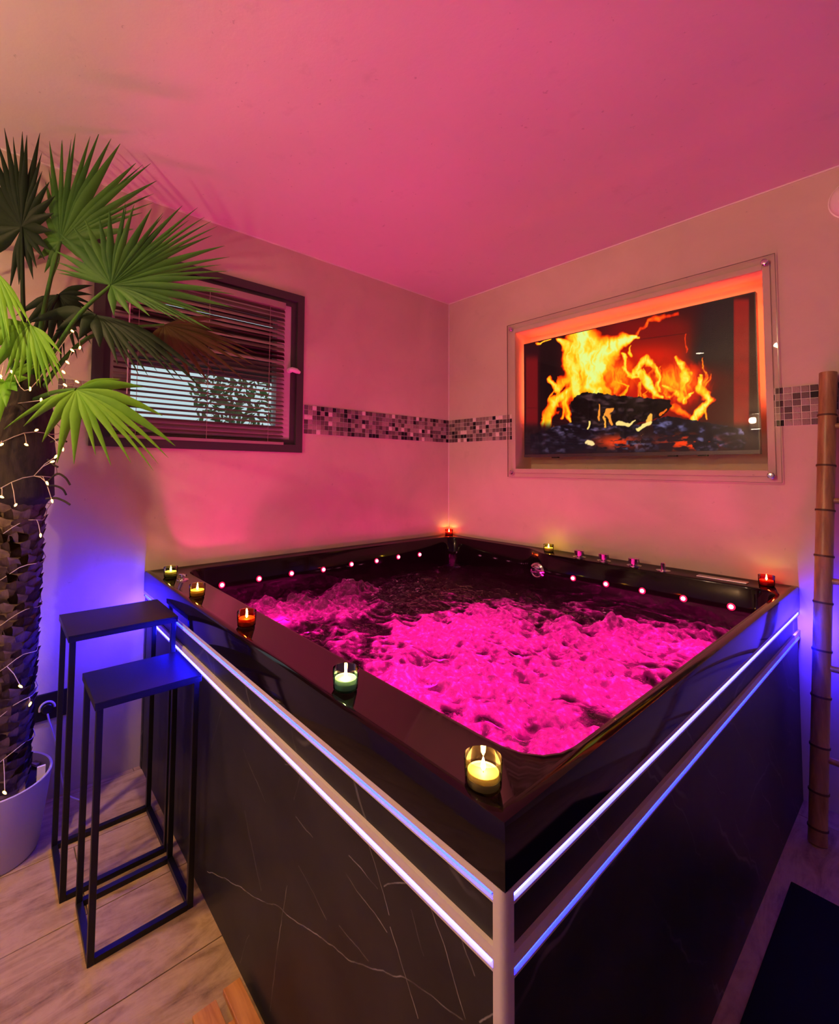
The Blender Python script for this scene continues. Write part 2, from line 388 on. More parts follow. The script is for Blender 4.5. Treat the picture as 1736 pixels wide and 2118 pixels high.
M_HEDGE = m_leaf('hedge_leaf', (.04, .10, .03), (.12, .22, .08))
for i, (hx, hy, hz, hr) in enumerate([(-1.6, -1.0, 1.9, .36), (-2.6, .5, 1.7, .5)]):
    t_ = tag(empty('garden_shrub', (hx, hy, -.05)), ['taller leafy green shrub close outside the window', 'wider leafy shrub standing further off in the garden'][i], 'shrub', 'shrubs outside the window')
    bm = bmesh.new(); tube(bm, [(0, 0, 0), (.02, .02, hz*.5), (0, 0, hz)], [.03, .025, .01], 6); finish('stem', bm, M_BARK, t_)
    bm = bmesh.new()
    for _ in range(420):
        v = Vector((random.gauss(0, 1), random.gauss(0, 1), random.gauss(0, 1))); v = v.normalized()*hr*random.random()**.4
        c = Vector((0, 0, hz))+Vector((v.x, v.y, v.z*1.3)); a = Vector((random.gauss(0, 1), random.gauss(0, 1), random.gauss(0, 1))).normalized(); b = a.orthogonal().normalized()
        s_ = random.uniform(.03, .06)
        bm.faces.new([bm.verts.new(c+a*s_), bm.verts.new(c+b*s_*.4), bm.verts.new(c-a*s_), bm.verts.new(c-b*s_*.4)])
    finish('foliage', bm, M_HEDGE, t_)

# ------------------------------------------------------------------ hot tub
W, D, HT = 1.9, 2.0, .843
G = .004                                    # gap to the walls
tub = tag(empty('hot_tub', (W/2, -D/2, 0)), 'large black acrylic hot tub with marble panels and blue light strips', 'hot tub')
TI = Matrix.Translation((-W/2, D/2, 0))
def tp(o): o.matrix_parent_inverse = TI; return o
# inner outline, counter-clockwise, with rounded corners
def rounded(poly, n=10):
    out = []
    for i, (x, y, r) in enumerate(poly):
        p0 = Vector(poly[i-1][:2]); p = Vector((x, y)); p1 = Vector(poly[(i+1) % len(poly)][:2])
        a = (p0-p).normalized(); b = (p1-p).normalized()
        ang = a.angle(b); d = r/math.tan(ang/2)
        d = min(d, (p0-p).length*.49, (p1-p).length*.49)
        s, e = p+a*d, p+b*d
        for k in range(n+1):
            t = k/n; out.append(s*(1-t)**2+p*2*t*(1-t)+e*t*t)
    return out
XI0, XI1, YI0, YI1 = .085, 1.862, -1.848, -.155
inner = rounded([(XI0, YI0, .09), (XI1, YI0, .10), (XI1, YI1, .10), (.84, YI1, .06), (.70, -.065, .06), (XI0, -.065, .09)])
# resample evenly
def resample(loop, n):
    L = [0]
    for a, b in zip(loop, loop[1:]+loop[:1]): L.append(L[-1]+(b-a).length)
    out = []; j = 0
    for k in range(n):
        s = L[-1]*k/n
        while L[j+1] < s: j += 1
        a, b = loop[j], loop[(j+1) % len(loop)]; t = (s-L[j])/max(1e-9, L[j+1]-L[j]); out.append(a.lerp(b, t))
    return out
inner = resample(inner, 220)
cen = Vector((.97, -.98))
def to_rect(q, ins):
    d = q-cen; x0, x1, y0, y1 = G+ins, W-ins, -D+ins, -G-ins; t = 1e9
    if d.x > 1e-9: t = min(t, (x1-cen.x)/d.x)
    if d.x < -1e-9: t = min(t, (x0-cen.x)/d.x)
    if d.y > 1e-9: t = min(t, (y1-cen.y)/d.y)
    if d.y < -1e-9: t = min(t, (y0-cen.y)/d.y)
    return cen+d*t
# snap the four loop points nearest the corner directions exactly to the corners
dirs = list(inner)
corner_at = {}
for c in ((G, -D), (W, -D), (W, -G), (G, -G)):
    cv = Vector(c)-cen
    i = min(range(len(dirs)), key=lambda k: (dirs[k]-cen).angle(cv)); corner_at[i] = c
def rect_ring(ins):
    out = []
    for i, q in enumerate(dirs):
        if i in corner_at:
            c = corner_at[i]; out.append(Vector((c[0]+(ins if c[0] < 1 else -ins), c[1]+(ins if c[1] < -1 else -ins))))
        else: out.append(to_rect(q, ins))
    return out
def in_ring(ins):
    n = len(inner); out = []
    for i in range(n):
        t = (inner[(i+1) % n]-inner[i-1]).normalized(); nrm = Vector((-t.y, t.x)); out.append(inner[i]+nrm*ins)
    return out
levels = [(rect_ring(.0), .756), (rect_ring(0), .834), (rect_ring(.003), .841), (rect_ring(.009), HT), (rect_ring(.020), HT), (rect_ring(.026), HT-.003),
          (in_ring(-.016), HT-.003), (in_ring(-.005), HT-.006), (in_ring(.0), HT-.016), (in_ring(.012), .72), (in_ring(.02), .5), (in_ring(.07), .2), (in_ring(.16), .14)]
bm = bmesh.new(); prev = None
for rg, z in levels:
    cur = [bm.verts.new((q.x, q.y, z)) for q in rg]
    if prev:
        for k in range(len(cur)):
            f = bm.faces.new((prev[k], prev[(k+1) % len(cur)], cur[(k+1) % len(cur)], cur[k]))
    prev = cur
bm.faces.new(prev)
tp(finish('basin', bm, M_BLACK, tub, smooth=38))
# the marble-clad frame
tp(boxo('panel', (.03, W-.024, -D+.008, -D+.022, 0, .645), M_FMARBLE, tub))['label'] = 'black marble front panel with pale veins'
tp(boxo('panel', (.03, W-.024, -D+.008, -D+.022, .672, .734), M_MARBLE, tub))
tp(boxo('panel', (W-.022, W-.008, -D+.024, -.01, 0, .640), M_MARBLE, tub))
tp(boxo('panel', (W-.022, W-.008, -D+.024, -.01, .668, .734), M_MARBLE, tub))
tp(boxo('end_panel', (.006, .03, -D+.006, -D+.03, 0, .755), M_MARBLE, tub))
bm = bmesh.new(); box(bm, .03, W-.03, -D+.03, -D+.05, 0, .75); box(bm, W-.05, W-.03, -D+.03, -.01, 0, .75)
tp(finish('carcass', bm, M_BMETAL, tub))
def channel(along, za, zb, zl0, zl1, mled, tilt=0):
    bm = bmesh.new()
    if along == 'x':
        box(bm, .006, W-.02, -D+.001, -D+.02, zl1, zb); box(bm, .006, W-.02, -D+.001, -D+.02, za, zl0); box(bm, .006, W-.02, -D+.012, -D+.02, zl0, zl1)
    else:
        box(bm, W-.02, W-.001, -D+.02, -.006, zl1, zb); box(bm, W-.02, W-.001, -D+.02, -.006, za, zl0); box(bm, W-.02, W-.012, -D+.02, -.006, zl0, zl1)
    t_ = tp(finish('trim_channel', bm, M_TRIM, tub)); t_['label'] = 'white edge profile holding a blue light strip'
    bm = bmesh.new()
    if along == 'x': box(bm, .010, W-.026, -D+.0045, -D+.011, zl0+.0018, zl1-.0018)
    else: box(bm, W-.011, W-.0045, -D+.026, -.010, zl0+.0018, zl1-.0018)
    finish('led_strip', bm, mled, t_)
channel('x', .730, .7555, .7335, .7425, M_LED_MID)
channel('x', .643, .674, .6475, .6575, M_LED_HI)
channel('y', .730, .7555, .7345, .7450, M_LED_SIDE)
channel('y', .637, .669, .6410, .6500, M_LED_MID)
bm = bmesh.new()
pts = [(W-.020, -D+.0005)]+[(W-.010+.0105*math.sin(a), -D+.010-.0105*math.cos(a)) for a in [k*math.pi/16 for k in range(9)]]+[(W-.0005, -D+.020), (W-.020, -D+.020)]
lo = [bm.verts.new((x, y, 0)) for x, y in pts]; hi = [bm.verts.new((x, y, .7545)) for x, y in pts]
for k in range(len(pts)): bm.faces.new((lo[k], lo[(k+1) % len(pts)], hi[(k+1) % len(pts)], hi[k]))
bm.faces.new(lo[::-1]); bm.faces.new(hi)
tp(finish('corner_post', bm, M_TRIM, tub, smooth=40))['label'] = 'white rounded corner profile'
# added area lamps by the strip ends, throwing extra blue on the walls
for loc, aim in (((.12, -D-.004, .70), (-.78, -.6, -.25)), ((W+.004, -.11, .70), (.6, .78, -.25))):
    e_ = lamp('strip_end_fill', 'AREA', loc, (.03, .012, 1), STRIP_FILL_W, .018, aim); tp(e_); e_.parent = tub; e_.matrix_parent_inverse = TI
# LED dots in the basin walls
dot = bmesh.new(); lathe(dot, [(.0086, 0), (.0076, .005), (.0038, .0080), (.0004, .0088)], 16)
dme = bpy.data.meshes.new('light_lens'); dot.to_mesh(dme); dot.free(); dme.materials.append(M_LED_DOT)
bez = bmesh.new(); lathe(bez, [(.0150, 0), (.0145, .0025), (.0088, .003)], 20)
bme = bpy.data.meshes.new('light_halo_bezel'); bez.to_mesh(bme); bez.free(); bme.materials.append(M_DOT_HALO)
def dotlight(loc, aim):
    o = link('light_halo_bezel', bme, None, tub); o.matrix_parent_inverse = TI; o.location = loc
    o.rotation_euler = Vector(aim).to_track_quat('Z', 'Y').to_euler()
    d = link('light_lens', dme, None, o); d.location = (0, 0, .003)
for px, py in [(868, 1147), (824, 1152), (779, 1160), (727, 1167), (669, 1178), (603, 1186), (536, 1197), (459, 1210)]:
    q = on(px, py, 0, XI0+.0115); dotlight(q, (1, 0, .1))
for px, py in [(1186, 1196), (1254, 1208), (1329, 1222), (1414, 1238), (1513, 1255)]:
    q = on(px, py, 1, YI1-.0115); dotlight(q, (0, -1, .1))
# fittings on the deck by the television wall
ZD = HT-.003
def lathe_part(name, prof, loc, M, axis='Z', seg=24, par=tub):
    bm = bmesh.new(); lathe(bm, prof, seg, loc, axis); return tp(finish(name, bm, M, par, smooth=35))
for px, py in [(1197, 1153), (1248, 1161), (1310, 1171)]:
    q = on(px, py, 2, ZD); k_ = lathe_part('knob', [(.033, 0), (.033, .003), (.015, .006), (.015, .010), (.025, .012), (.026, .036), (.022, .040), (.003, .040)], (q.x, -.105, ZD), M_CHROME)
    k_['label'] = 'chrome control knob'
q = on(1373, 1180, 2, ZD)
lathe_part('spout', [(.030, 0), (.030, .002), (.011, .005), (.010, .035), (.008, .037), (.002, .037)], (q.x, -.11, ZD), M_CHROME)['label'] = 'slim chrome spout on a round flange'
tp(boxo('control_panel', (1.575, 1.755, -.128, -.088, ZD, ZD+.006), mat('brushed_silver', (.55, .55, .57), .25, .8), tub, bevel=.002))['label'] = 'long silver control panel'
q = on(1107, 1180, 1, YI1-.012)
lathe_part('suction_grille', [(.046, -.012), (.044, .004), (.034, .010), (.030, .007), (.012, .011), (.001, .011)], (q.x+.012, YI1-.008, q.z), M_CHROME, 'Y', 32)['label'] = 'round chrome suction cover'
q = on(378, 1199, 2, ZD); bm = bmesh.new()
lathe(bm, [(.024, 0), (.022, .003), (.008, .005), (.007, .022), (.002, .024)], 20, (q.x, q.y, ZD)); tube(bm, [(q.x-.016, q.y-.008, ZD+.019), (q.x+.016, q.y+.008, ZD+.019)], .004, 8)
tp(finish('diverter_tap', bm, M_CHROME, tub, smooth=35))['label'] = 'small chrome cross handle'

# ------------------------------------------------------------------ water and foam
ZW = .640
def inside(x, y, loop):
    c = False; j = len(loop)-1
    for i in range(len(loop)):
        a, b = loop[i], loop[j]
        if (a.y > y) != (b.y > y) and x < (b.x-a.x)*(y-a.y)/(b.y-a.y)+a.x: c = not c
        j = i
    return c
wl = in_ring(.012)[::4]
foam_spots = [(600, 1255, .19, 1.5), (690, 1255, .17, 1.4), (740, 1225, .12, 1.3), (560, 1245, .12, .8), (900, 1320, .22, 1), (1010, 1290, .25, .9), (1090, 1250, .2, .5), (1150, 1330, .25, .9), (1280, 1340, .2, .9),
              (1400, 1330, .2, .9), (1440, 1310, .15, .7), (960, 1410, .25, 1.), (1080, 1420, .25, 1.), (1200, 1420, .22, .9), (1010, 1490, .2, .95), (1120, 1530, .2, .9), (1280, 1450, .2, .85), (850, 1420, .15, .9), (700, 1330, .12, .6), (880, 1490, .12, .8)]
dark_spots = [(760, 1305, .10, .8), (880, 1260, .14, .8), (1190, 1280, .07, .6), (830, 1230, .15, 1.), (1010, 1215, .25, 1), (1100, 1235, .14, .5), (1330, 1265, .15, .6), (660, 1330, .09, .7), (935, 1485, .035, .9), (1010, 1500, .04, .9), (880, 1440, .05, .5), (1075, 1455, .03, .8), (1180, 1465, .05, .8), (1245, 1425, .03, .8), (1240, 1500, .05, .8), (1120, 1400, .04, .5), (1350, 1385, .03, .8), (1080, 1535, .03, .7), (1170, 1340, .06, .5)]
FS = [(on(a, b, 2, ZW), r, s) for a, b, r, s in foam_spots]; DS = [(on(a, b, 2, ZW), r, s) for a, b, r, s in dark_spots]
N = 300; gx = np.linspace(XI0+.0, XI1+.0, N); gy = np.linspace(YI0-.0, -.06, N)
ids = {}; verts = []; foam = []
ins = {}
for i in range(N):
    for j in range(N): pass
mask = np.zeros((N, N), bool)
for i in range(N):
    for j in range(N):
        x, y = gx[i], gy[j]
        if XI0+.12 < x < XI1-.12 and YI0+.12 < y < YI1-.02: mask[i, j] = True
        else: mask[i, j] = inside(x, y, wl)
for i in range(N):
    for j in range(N):
        if not mask[i, j]: continue
        x, y = float(gx[i]), float(gy[j])
        w_ = 0
        for c, r, s in FS: w_ = max(w_, s*math.exp(-((x-c.x)**2+(y-c.y)**2)/(r*r*1.1)))
        for c, r, s in DS: w_ -= .75*s*math.exp(-((x-c.x)**2+(y-c.y)**2)/(r*r))
        n1 = noise.noise((x*4.2+3, y*4.2, .3)); n2 = noise.noise((x*11, y*11, 5)); n3 = noise.noise((x*27, y*27, 9)); n4 = noise.noise((x*60, y*60, 2))
        rid = 1-abs(noise.noise((x*8.5+1.3*n1, y*8.5, 1.7)))*2
        rid2 = 1-abs(noise.noise((x*22+n2, y*22, 7.7)))*2
        h = .020*n1+.018*n2+.016*max(0, rid)**2+.010*rid2+.006*n3+.002*n4
        amp = .45+.75*max(0, min(1, w_))
        splash = sum(.05*math.exp(-((x-c.x)**2+(y-c.y)**2)/.006) for c in (FS[2][0], on(1190, 1290, 2, ZW), on(1270, 1310, 2, ZW)))
        verts.append((x, y, ZW+h*amp*1.25+splash*(.6+.8*n2+.5*n3)))
        f = w_*1.10+.34*n1+.62*n2+.50*(rid2-.5)+.45*n3+.25*n4+.18
        foam.append(max(0, min(1, (f-.25)/.95)))
        ids[(i, j)] = len(verts)-1
faces = [(ids[(i, j)], ids[(i+1, j)], ids[(i+1, j+1)], ids[(i, j+1)]) for i in range(N-1) for j in range(N-1)
         if (i, j) in ids and (i+1, j) in ids and (i+1, j+1) in ids and (i, j+1) in ids]
wme = bpy.data.meshes.new('water'); wme.from_pydata(verts, [], faces); wme.update()
at_ = wme.attributes.new('foam', 'FLOAT', 'POINT'); at_.data.foreach_set('value', foam)
wme.polygons.foreach_set('use_smooth', [True]*len(wme.polygons))
M_WATER = bpy.data.materials.new('churning_water'); M_WATER.use_nodes = True; t = NT(M_WATER); t.n.remove(t.b)
atn = t.add('ShaderNodeAttribute', attribute_name='foam'); vv = t.coord()
fine = t.noise(vv, 70, 4, .65); fine2 = t.noise(vv, 22, 5, .6, 1.0)
ad = t.add('ShaderNodeMath', operation='MULTIPLY_ADD'); ad.inputs[1].default_value = .55; t.ln(fine2, ad.inputs[0]); ad0 = t.add('ShaderNodeMath', operation='MULTIPLY_ADD'); ad0.inputs[1].default_value = .4; ad0.inputs[2].default_value = -.20; t.ln(fine, ad0.inputs[0]); ad1 = t.add('ShaderNodeMath', operation='ADD'); t.ln(ad0.outputs[0], ad1.inputs[0]); t.ln(atn.outputs['Fac'], ad1.inputs[1]); t.ln(ad1.outputs[0], ad.inputs[2])
msk = t.ramp(ad.outputs[0], [(.28, (0, 0, 0)), (.55, (.22, .22, .22)), (.98, (.92, .92, .92))])
bp = t.add('ShaderNodeBump'); bp.inputs['Strength'].default_value = .8; bp.inputs['Distance'].default_value = .012; t.ln(fine, bp.inputs['Height'])
tl = t.add('ShaderNodeBsdfTranslucent'); t.ln(t.ramp(t.noise(vv, 60, 3, .5), [(.30, (.20, .20, .20)), (.55, (.34, .34, .34)), (.70, (.80, .80, .80))]), tl.inputs[0]); t.ln(bp.outputs[0], tl.inputs['Normal'])  # bright albedo peaks stand in for glints on the froth
df = t.add('ShaderNodeBsdfDiffuse'); df.inputs[0].default_value = (.7, .7, .7, 1); t.ln(bp.outputs[0], df.inputs['Normal'])
fm = t.add('ShaderNodeMixShader'); fm.inputs[0].default_value = .02; t.ln(tl.outputs[0], fm.inputs[1]); t.ln(df.outputs[0], fm.inputs[2])
tr = t.add('ShaderNodeBsdfTransparent'); tr.inputs[0].default_value = (.80, .86, .86, 1)
wm = t.add('ShaderNodeMixShader'); t.ln(msk, wm.inputs[0]); t.ln(tr.outputs[0], wm.inputs[1]); t.ln(fm.outputs[0], wm.inputs[2])
gl = t.add('ShaderNodeBsdfGlossy'); gl.inputs['Roughness'].default_value = .035; t.ln(bp.outputs[0], gl.inputs['Normal'])
fr = t.add('ShaderNodeFresnel'); fr.inputs[0].default_value = 1.33; t.ln(bp.outputs[0], fr.inputs['Normal'])
w2 = t.add('ShaderNodeMixShader'); t.ln(fr.outputs[0], w2.inputs[0]); t.ln(wm.outputs[0], w2.inputs[1]); t.ln(gl.outputs[0], w2.inputs[2])
t.ln(w2.outputs[0], t.n['Material Output'].inputs[0])
tag(link('water', wme, M_WATER), 'churning foamy water glowing magenta inside the hot tub', 'water', kind='stuff')
# unseen underwater lamps set in the basin; broad floor disc added to brighten the foam
M_UW = emitter('underwater_lens', PINK, 6)
for (x, y, z, aim, s) in [(1.70, -1.74, .24, (-.25, .35, 1), 1.0), (.60, -1.68, .26, (-.1, .25, 1), 1.6), (1.74, -.55, .26, (-.6, -.1, 1), 1.3), (1.15, -1.70, .24, (-.1, .6, 1), 1.1), (1.74, -1.1, .24, (-.6, .1, 1), .7), (.98, -.98, .155, (0, 0, 1), .9)]:
    L = empty('underwater_light', (x, y, z)); L.parent = tub; L.matrix_parent_inverse = TI
    l_ = lamp('underwater_lamp', 'AREA', (0, 0, .012), PINK, UNDERWATER_W*s, .16 if z > .2 else .5, aim, L)
    bm = bmesh.new(); k_ = 1 if z > .2 else 2.9; lathe(bm, [(.09*k_, -.07 if k_ == 1 else -.014), (.095*k_, 0), (.088*k_, .006)], 32); finish('bezel', bm, M_CHROME, L, smooth=35)

# ------------------------------------------------------------------ candles on the rim
M_WAX = mat('candle_wax', (.85, .72, .42), .5); NTW = NT(M_WAX); M_WAX.node_tree.nodes['Principled BSDF'].inputs['Subsurface Weight'].default_value = 0
M_ALU = mat('tealight_cup', (.7, .7, .68), .3, .6)
def candle(px, py, tint, label, wax=(.85, .72, .42), zb=HT-.003, flame_s=1, x=None, y=None):
    q = on(px, py, 2, zb)
    x = q.x if x is None else x; y = q.y if y is None else y
    c = tag(empty('tealight_holder', (x, y, zb)), label, 'candle', 'tealights around the hot tub rim')
    g = glassy('glass_'+label.split(' ')[0], tuple(v**.85 for v in tint), .05, .03)
    bm = bmesh.new()
    lathe(bm, [(.0005, .0006), (.0240, .0006), (.0262, .003), (.0280, .042), (.0272, .0425)], 36, cap=False)
    finish('glass_cup', bm, g, c, smooth=40)
    bm = bmesh.new(); lathe(bm, [(.0222, .0050), (.0230, .0225), (.0222, .0230), (.0212, .0205), (.001, .0198)], 28); finish('wax', bm, mat('candle_wax', wax, .5), c, smooth=40)  # wax colour carries the flame light as tinted by the coloured glass
    bm = bmesh.new(); lathe(bm, [(.0234, .0045), (.0240, .0150), (.0233, .0150), (.0230, .0050)], 28, cap=False); finish('tealight_cup', bm, M_ALU, c, smooth=40)
    bm = bmesh.new(); tube(bm, [(0, 0, .0195), (.0005, 0, .025)], .0007, 6); finish('wick', bm, M_BMETAL, c)
    bm = bmesh.new(); lathe(bm, [(.0006, .0225), (.0030, .0255), (.0036, .029), (.0027, .034), (.0011, .039), (.0002, .042)], 12); finish('flame', bm, M_FLAME, c, smooth=60)
    return c
candle(1000, 1626, (.62, .66, .30), 'smoky olive glass tealight holder at the outer corner of the tub')
candle(715, 1424, (.25, .75, .70), 'teal glass tealight holder, next along the front rim from the olive one', (.72, .80, .66))
candle(510, 1294, (.95, .10, .03), 'amber red glass tealight holder on the front rim between teal and yellow ones', (.75, .16, .05))
candle(408, 1233, (.90, .72, .12), 'yellow glass tealight holder on the front rim beside the small chrome tap')
candle(353, 1193, (.45, .62, .18), 'dark green glass tealight holder at the rim end by the plaster wall')
candle(928, 1106, (.92, .07, .05), 'bright red tealight holder in the wall corner behind the tub', (.75, .10, .06), x=.045, y=-.045)
candle(1131, 1142, (.60, .70, .15), 'yellow green tealight holder beside the chrome knobs', y=-.085)
candle(1584, 1213, (.85, .05, .04), 'deep red tealight holder beside the silver control panel', (.65, .07, .04), y=-.085)

# ------------------------------------------------------------------ television niche
TVX0, TVX1, TVZ0, TVZ1, TVY = .592, 1.777, 1.3845, 2.112, .055
tv = tag(empty('television', ((TVX0+TVX1)/2, TVY, NZ0)), 'flat television showing a burning log fire inside the wall niche', 'television')
TVI = Matrix.Translation((-(TVX0+TVX1)/2, -TVY, -NZ0))
def tvp(o): o.matrix_parent_inverse = TVI; return o
bm = bmesh.new(); box(bm, TVX0, TVX1, TVY, TVY+.035, TVZ0, TVZ1); box(bm, TVX0+.2, TVX1-.2, TVY+.03, TVY+.07, TVZ0+.08, TVZ1-.2)
tvp(finish('casing', bm, mat('black_tv_casing', (.012, .012, .014), .3), tv))
tvp(boxo('wall_mount', (1.05, 1.32, TVY+.06, ND-.0005, 1.55, 1.85), M_BMETAL, tv))
for x in (.80, 1.43, 1.56): tvp(boxo('sensor_nub', (x-.02, x+.02, TVY, TVY+.02, TVZ0-.007, TVZ0), M_BMETAL, tv))
bm = bmesh.new(); box(bm, TVX0, TVX1, TVY-.004, TVY, TVZ0, TVZ0+.017); tvp(finish('lower_bezel', bm, mat('grey_tv_bezel', (.06, .06, .065), .35), tv))
# --- the picture on the screen, painted vertex by vertex
NX, NZ = 450, 264
sx = np.linspace(TVX0+.004, TVX1-.004, NX); sz = np.linspace(TVZ0+.018, TVZ1-.005, NZ)
SX, SZ = np.meshgrid(sx, sz)
Pw = np.stack([SX-CAM.x, np.full_like(SX, TVY-CAM.y), SZ-CAM.z], -1)
dz = Pw@np.array(FW); X = PCX+F_PX*(Pw@np.array(RT))/dz; Y = PCY-F_PX*(Pw@np.array(UP))/dz
X = (X-1030)/.35138; Y = (Y-510)/.35138
rng = np.random.RandomState(3); LAT = rng.rand(64, 64)
def vn(x, y):
    xi = np.floor(x).astype(int); yi = np.floor(y).astype(int); fx = x-xi; fy = y-yi
    fx = fx*fx*(3-2*fx); fy = fy*fy*(3-2*fy); g_ = lambda a, b: LAT[a % 64, b % 64]
    return (g_(xi, yi)*(1-fx)+g_(xi+1, yi)*fx)*(1-fy)+(g_(xi, yi+1)*(1-fx)+g_(xi+1, yi+1)*fx)*fy
def fbm(x, y, o=4):
    s = 0; a = .5; n_ = 0
    for k in range(o): s = s+a*vn(x*2**k+7*k, y*2**k+3*k); n_ += a; a *= .5
    return s/n_
sst = lambda a, b, v: np.clip((v-a)/(b-a), 0, 1)**2*(3-2*np.clip((v-a)/(b-a), 0, 1))
def over(img, col, al): return img*(1-al[..., None])+np.array(col)*al[..., None]
img = np.zeros(X.shape+(3,))+np.array((38, 9, 14))
glow = np.exp(-(((X-900)/330)**2+((Y-760)/260)**2)); img = over(img, (215, 22, 0), np.clip(glow*1.25, 0, .97))
img = over(img, (120, 12, 8), .8*sst(560, 760, X)*sst(1180, 1040, X)*sst(380, 480, Y)*sst(620, 520, Y))
img = over(img, (22, 8, 12), .8*sst(3, 0, np.abs(Y-(545-.13*(X-850))))*sst(820, 860, X)*sst(1150, 1100, X))
img = over(img, (28, 20, 22), sst(1100, 1230, X+.25*(Y-500))*sst(1395, 1385, X)*sst(820, 640, Y))
img = over(img, (60, 14, 14), sst(1150, 1260, X)*sst(1395, 1385, X)*sst(700, 900, Y)*.8)
img = over(img, (150, 22, 20), sst(1386, 1394, X)*sst(1486, 1474, X)*(.75+.25*fbm(X/60, Y/60))*sst(290, 330, Y))
img = over(img, (40, 10, 12), .7*sst(1480, 1500, X))
img = over(img, (18, 8, 10), sst(240, 260, X)*sst(400, 330, X)*sst(1100, 900, Y))
img = over(img, (110, 16, 20), sst(160, 172, X)*sst(242, 230, X)*sst(620, 680, Y))
img = over(img, (70, 8, 12), .7*sst(4, 0, np.abs(Y-950))*sst(242, 236, X))
wx = X+34*(fbm(X/90, Y/110, 4)-.5)*2+14*(fbm(X/28+5, Y/34, 3)-.5)*2; wy = Y+30*(fbm(X/100+20, Y/90+9, 4)-.5)*2
def stroke(pts, rads, soft=1.0):
    d = np.zeros_like(X)
    for (a, b, ra, rb) in zip(pts, pts[1:], rads, rads[1:]):
        ax_, ay_ = a; bx_, by_ = b; vx, vy = bx_-ax_, by_-ay_
        tt = np.clip(((wx-ax_)*vx+(wy-ay_)*vy)/(vx*vx+vy*vy), 0, 1)
        dist = np.hypot(wx-ax_-tt*vx, wy-ay_-tt*vy); rr = ra+(rb-ra)*tt
        d = np.maximum(d, np.clip(1-(dist/(rr*1.35))**2, 0, 1))
    return d**.8
heat = np.zeros_like(X)
def fl(pts, rads, h):
    global heat
    heat = np.maximum(heat, h*stroke(pts, rads))
hz = np.exp(-(((X-640)/230)**2+((Y-760)/130)**2)); heat = np.maximum(heat, .56*hz*(.6+.8*fbm(X/50, Y/110)))
hz = np.exp(-(((X-1040)/200)**2+((Y-800)/130)**2)); heat = np.maximum(heat, .52*hz*(.55+.9*fbm(X/50+9, Y/110)))
fl([(570, 860), (545, 740), (530, 640), (500, 540), (520, 480)], [45, 70, 85, 80, 50], 1.0)
fl([(600, 700), (640, 600), (720, 550), (815, 530)], [70, 70, 40, 10], 1.02)
fl([(470, 640), (420, 590), (350, 545)], [60, 40, 8], .85)
fl([(480, 850), (440, 760), (450, 650)], [35, 45, 60], .85)
fl([(300, 770), (345, 825), (405, 770), (430, 680)], [10, 22, 24, 30], .80)
fl([(300, 1080), (280, 1010), (320, 920), (420, 840)], [10, 26, 36, 18], .84)
fl([(425, 1020), (410, 920), (440, 830)], [12, 30, 30], .74)
fl([(260, 1045), (305, 930)], [16, 7], .8)
fl([(320, 1110), (330, 1060)], [10, 8], .75)
fl([(640, 860), (600, 760), (640, 660)], [30, 45, 40], .62)
fl([(725, 640), (735, 720), (790, 775), (840, 770)], [7, 15, 16, 8], .80)
fl([(760, 640), (775, 590)], [10, 5], .7)
fl([(790, 760), (840, 690), (880, 670), (930, 730), (960, 850)], [20, 28, 26, 18, 8], .82)
fl([(840, 740), (890, 830), (960, 895)], [26, 24, 12], .9)
fl([(980, 810), (1060, 870), (1110, 910)], [8, 16, 12], .74)
fl([(1065, 660), (1120, 730), (1095, 820), (1075, 900)], [9, 20, 18, 16], .80)
fl([(1100, 910), (1160, 850)], [12, 5], .85)
fl([(1190, 745), (1195, 825), (1275, 890), (1210, 950), (1150, 1020)], [6, 24, 20, 24, 22], .92)
fl([(1255, 1010), (1225, 950)], [5, 14], .7)
fl([(1050, 950), (1130, 990)], [24, 14], .5)
fl([(960, 400), (880, 440), (810, 530)], [18, 13, 8], .42)
fl([(985, 402), (1065, 388)], [10, 13], .30)
fl([(1108, 520), (1116, 640)], [6, 4], .34)
fl([(225, 575), (250, 560), (300, 550)], [7, 5, 4], .8)
for k in range(34):
    x0_ = rng.choice([rng.uniform(300, 640), rng.uniform(480, 900), rng.uniform(900, 1230)]); y0_ = 880+rng.uniform(-70, 120)*(.4 if x0_ > 440 else 1); ln2 = rng.uniform(60, 190)
    fl([(x0_, y0_), (x0_+rng.uniform(-40, 40), y0_-ln2*.5), (x0_+rng.uniform(-45, 45), y0_-ln2)], [rng.uniform(9, 18), rng.uniform(6, 15), 3], rng.uniform(.42, .66))
fil = 1-np.abs(2*fbm(wx/34+3, wy/95+1, 4)-1); heat *= .52+.60*fil**1.5+.10*fbm(X/14, Y/20)
ht = np.clip(heat, 0, 1.05)
stops = [(.0, (90, 4, 0)), (.20, (190, 16, 0)), (.38, (250, 70, 4)), (.55, (255, 150, 12)), (.74, (255, 200, 26)), (.90, (245, 232, 80)), (1.05, (226, 246, 140))]
fcol = np.stack([np.interp(ht, [s[0] for s in stops], [s[1][k] for s in stops]) for k in range(3)], -1)
al = sst(.08, .26, ht)[..., None]; img = img*(1-al)+fcol*al
def poly(pts, rough=9, seed=0):
    px_ = X+rough*(fbm(X/18+seed, Y/18, 3)-.5)*2; py_ = Y+rough*(fbm(X/18, Y/18+seed+5, 3)-.5)*2
    c = np.zeros(X.shape, bool); j = len(pts)-1
    for i in range(len(pts)):
        (xa, ya), (xb, yb) = pts[i], pts[j]
        if ya != yb: c ^= ((ya > py_) != (yb > py_)) & (px_ < (xb-xa)*(py_-ya)/(yb-ya)+xa)
        j = i
    return c.astype(float)
crk = lambda s, k=0: np.abs(fbm(X/s+k, Y/(s*.7)+k, 4)-.5)*2
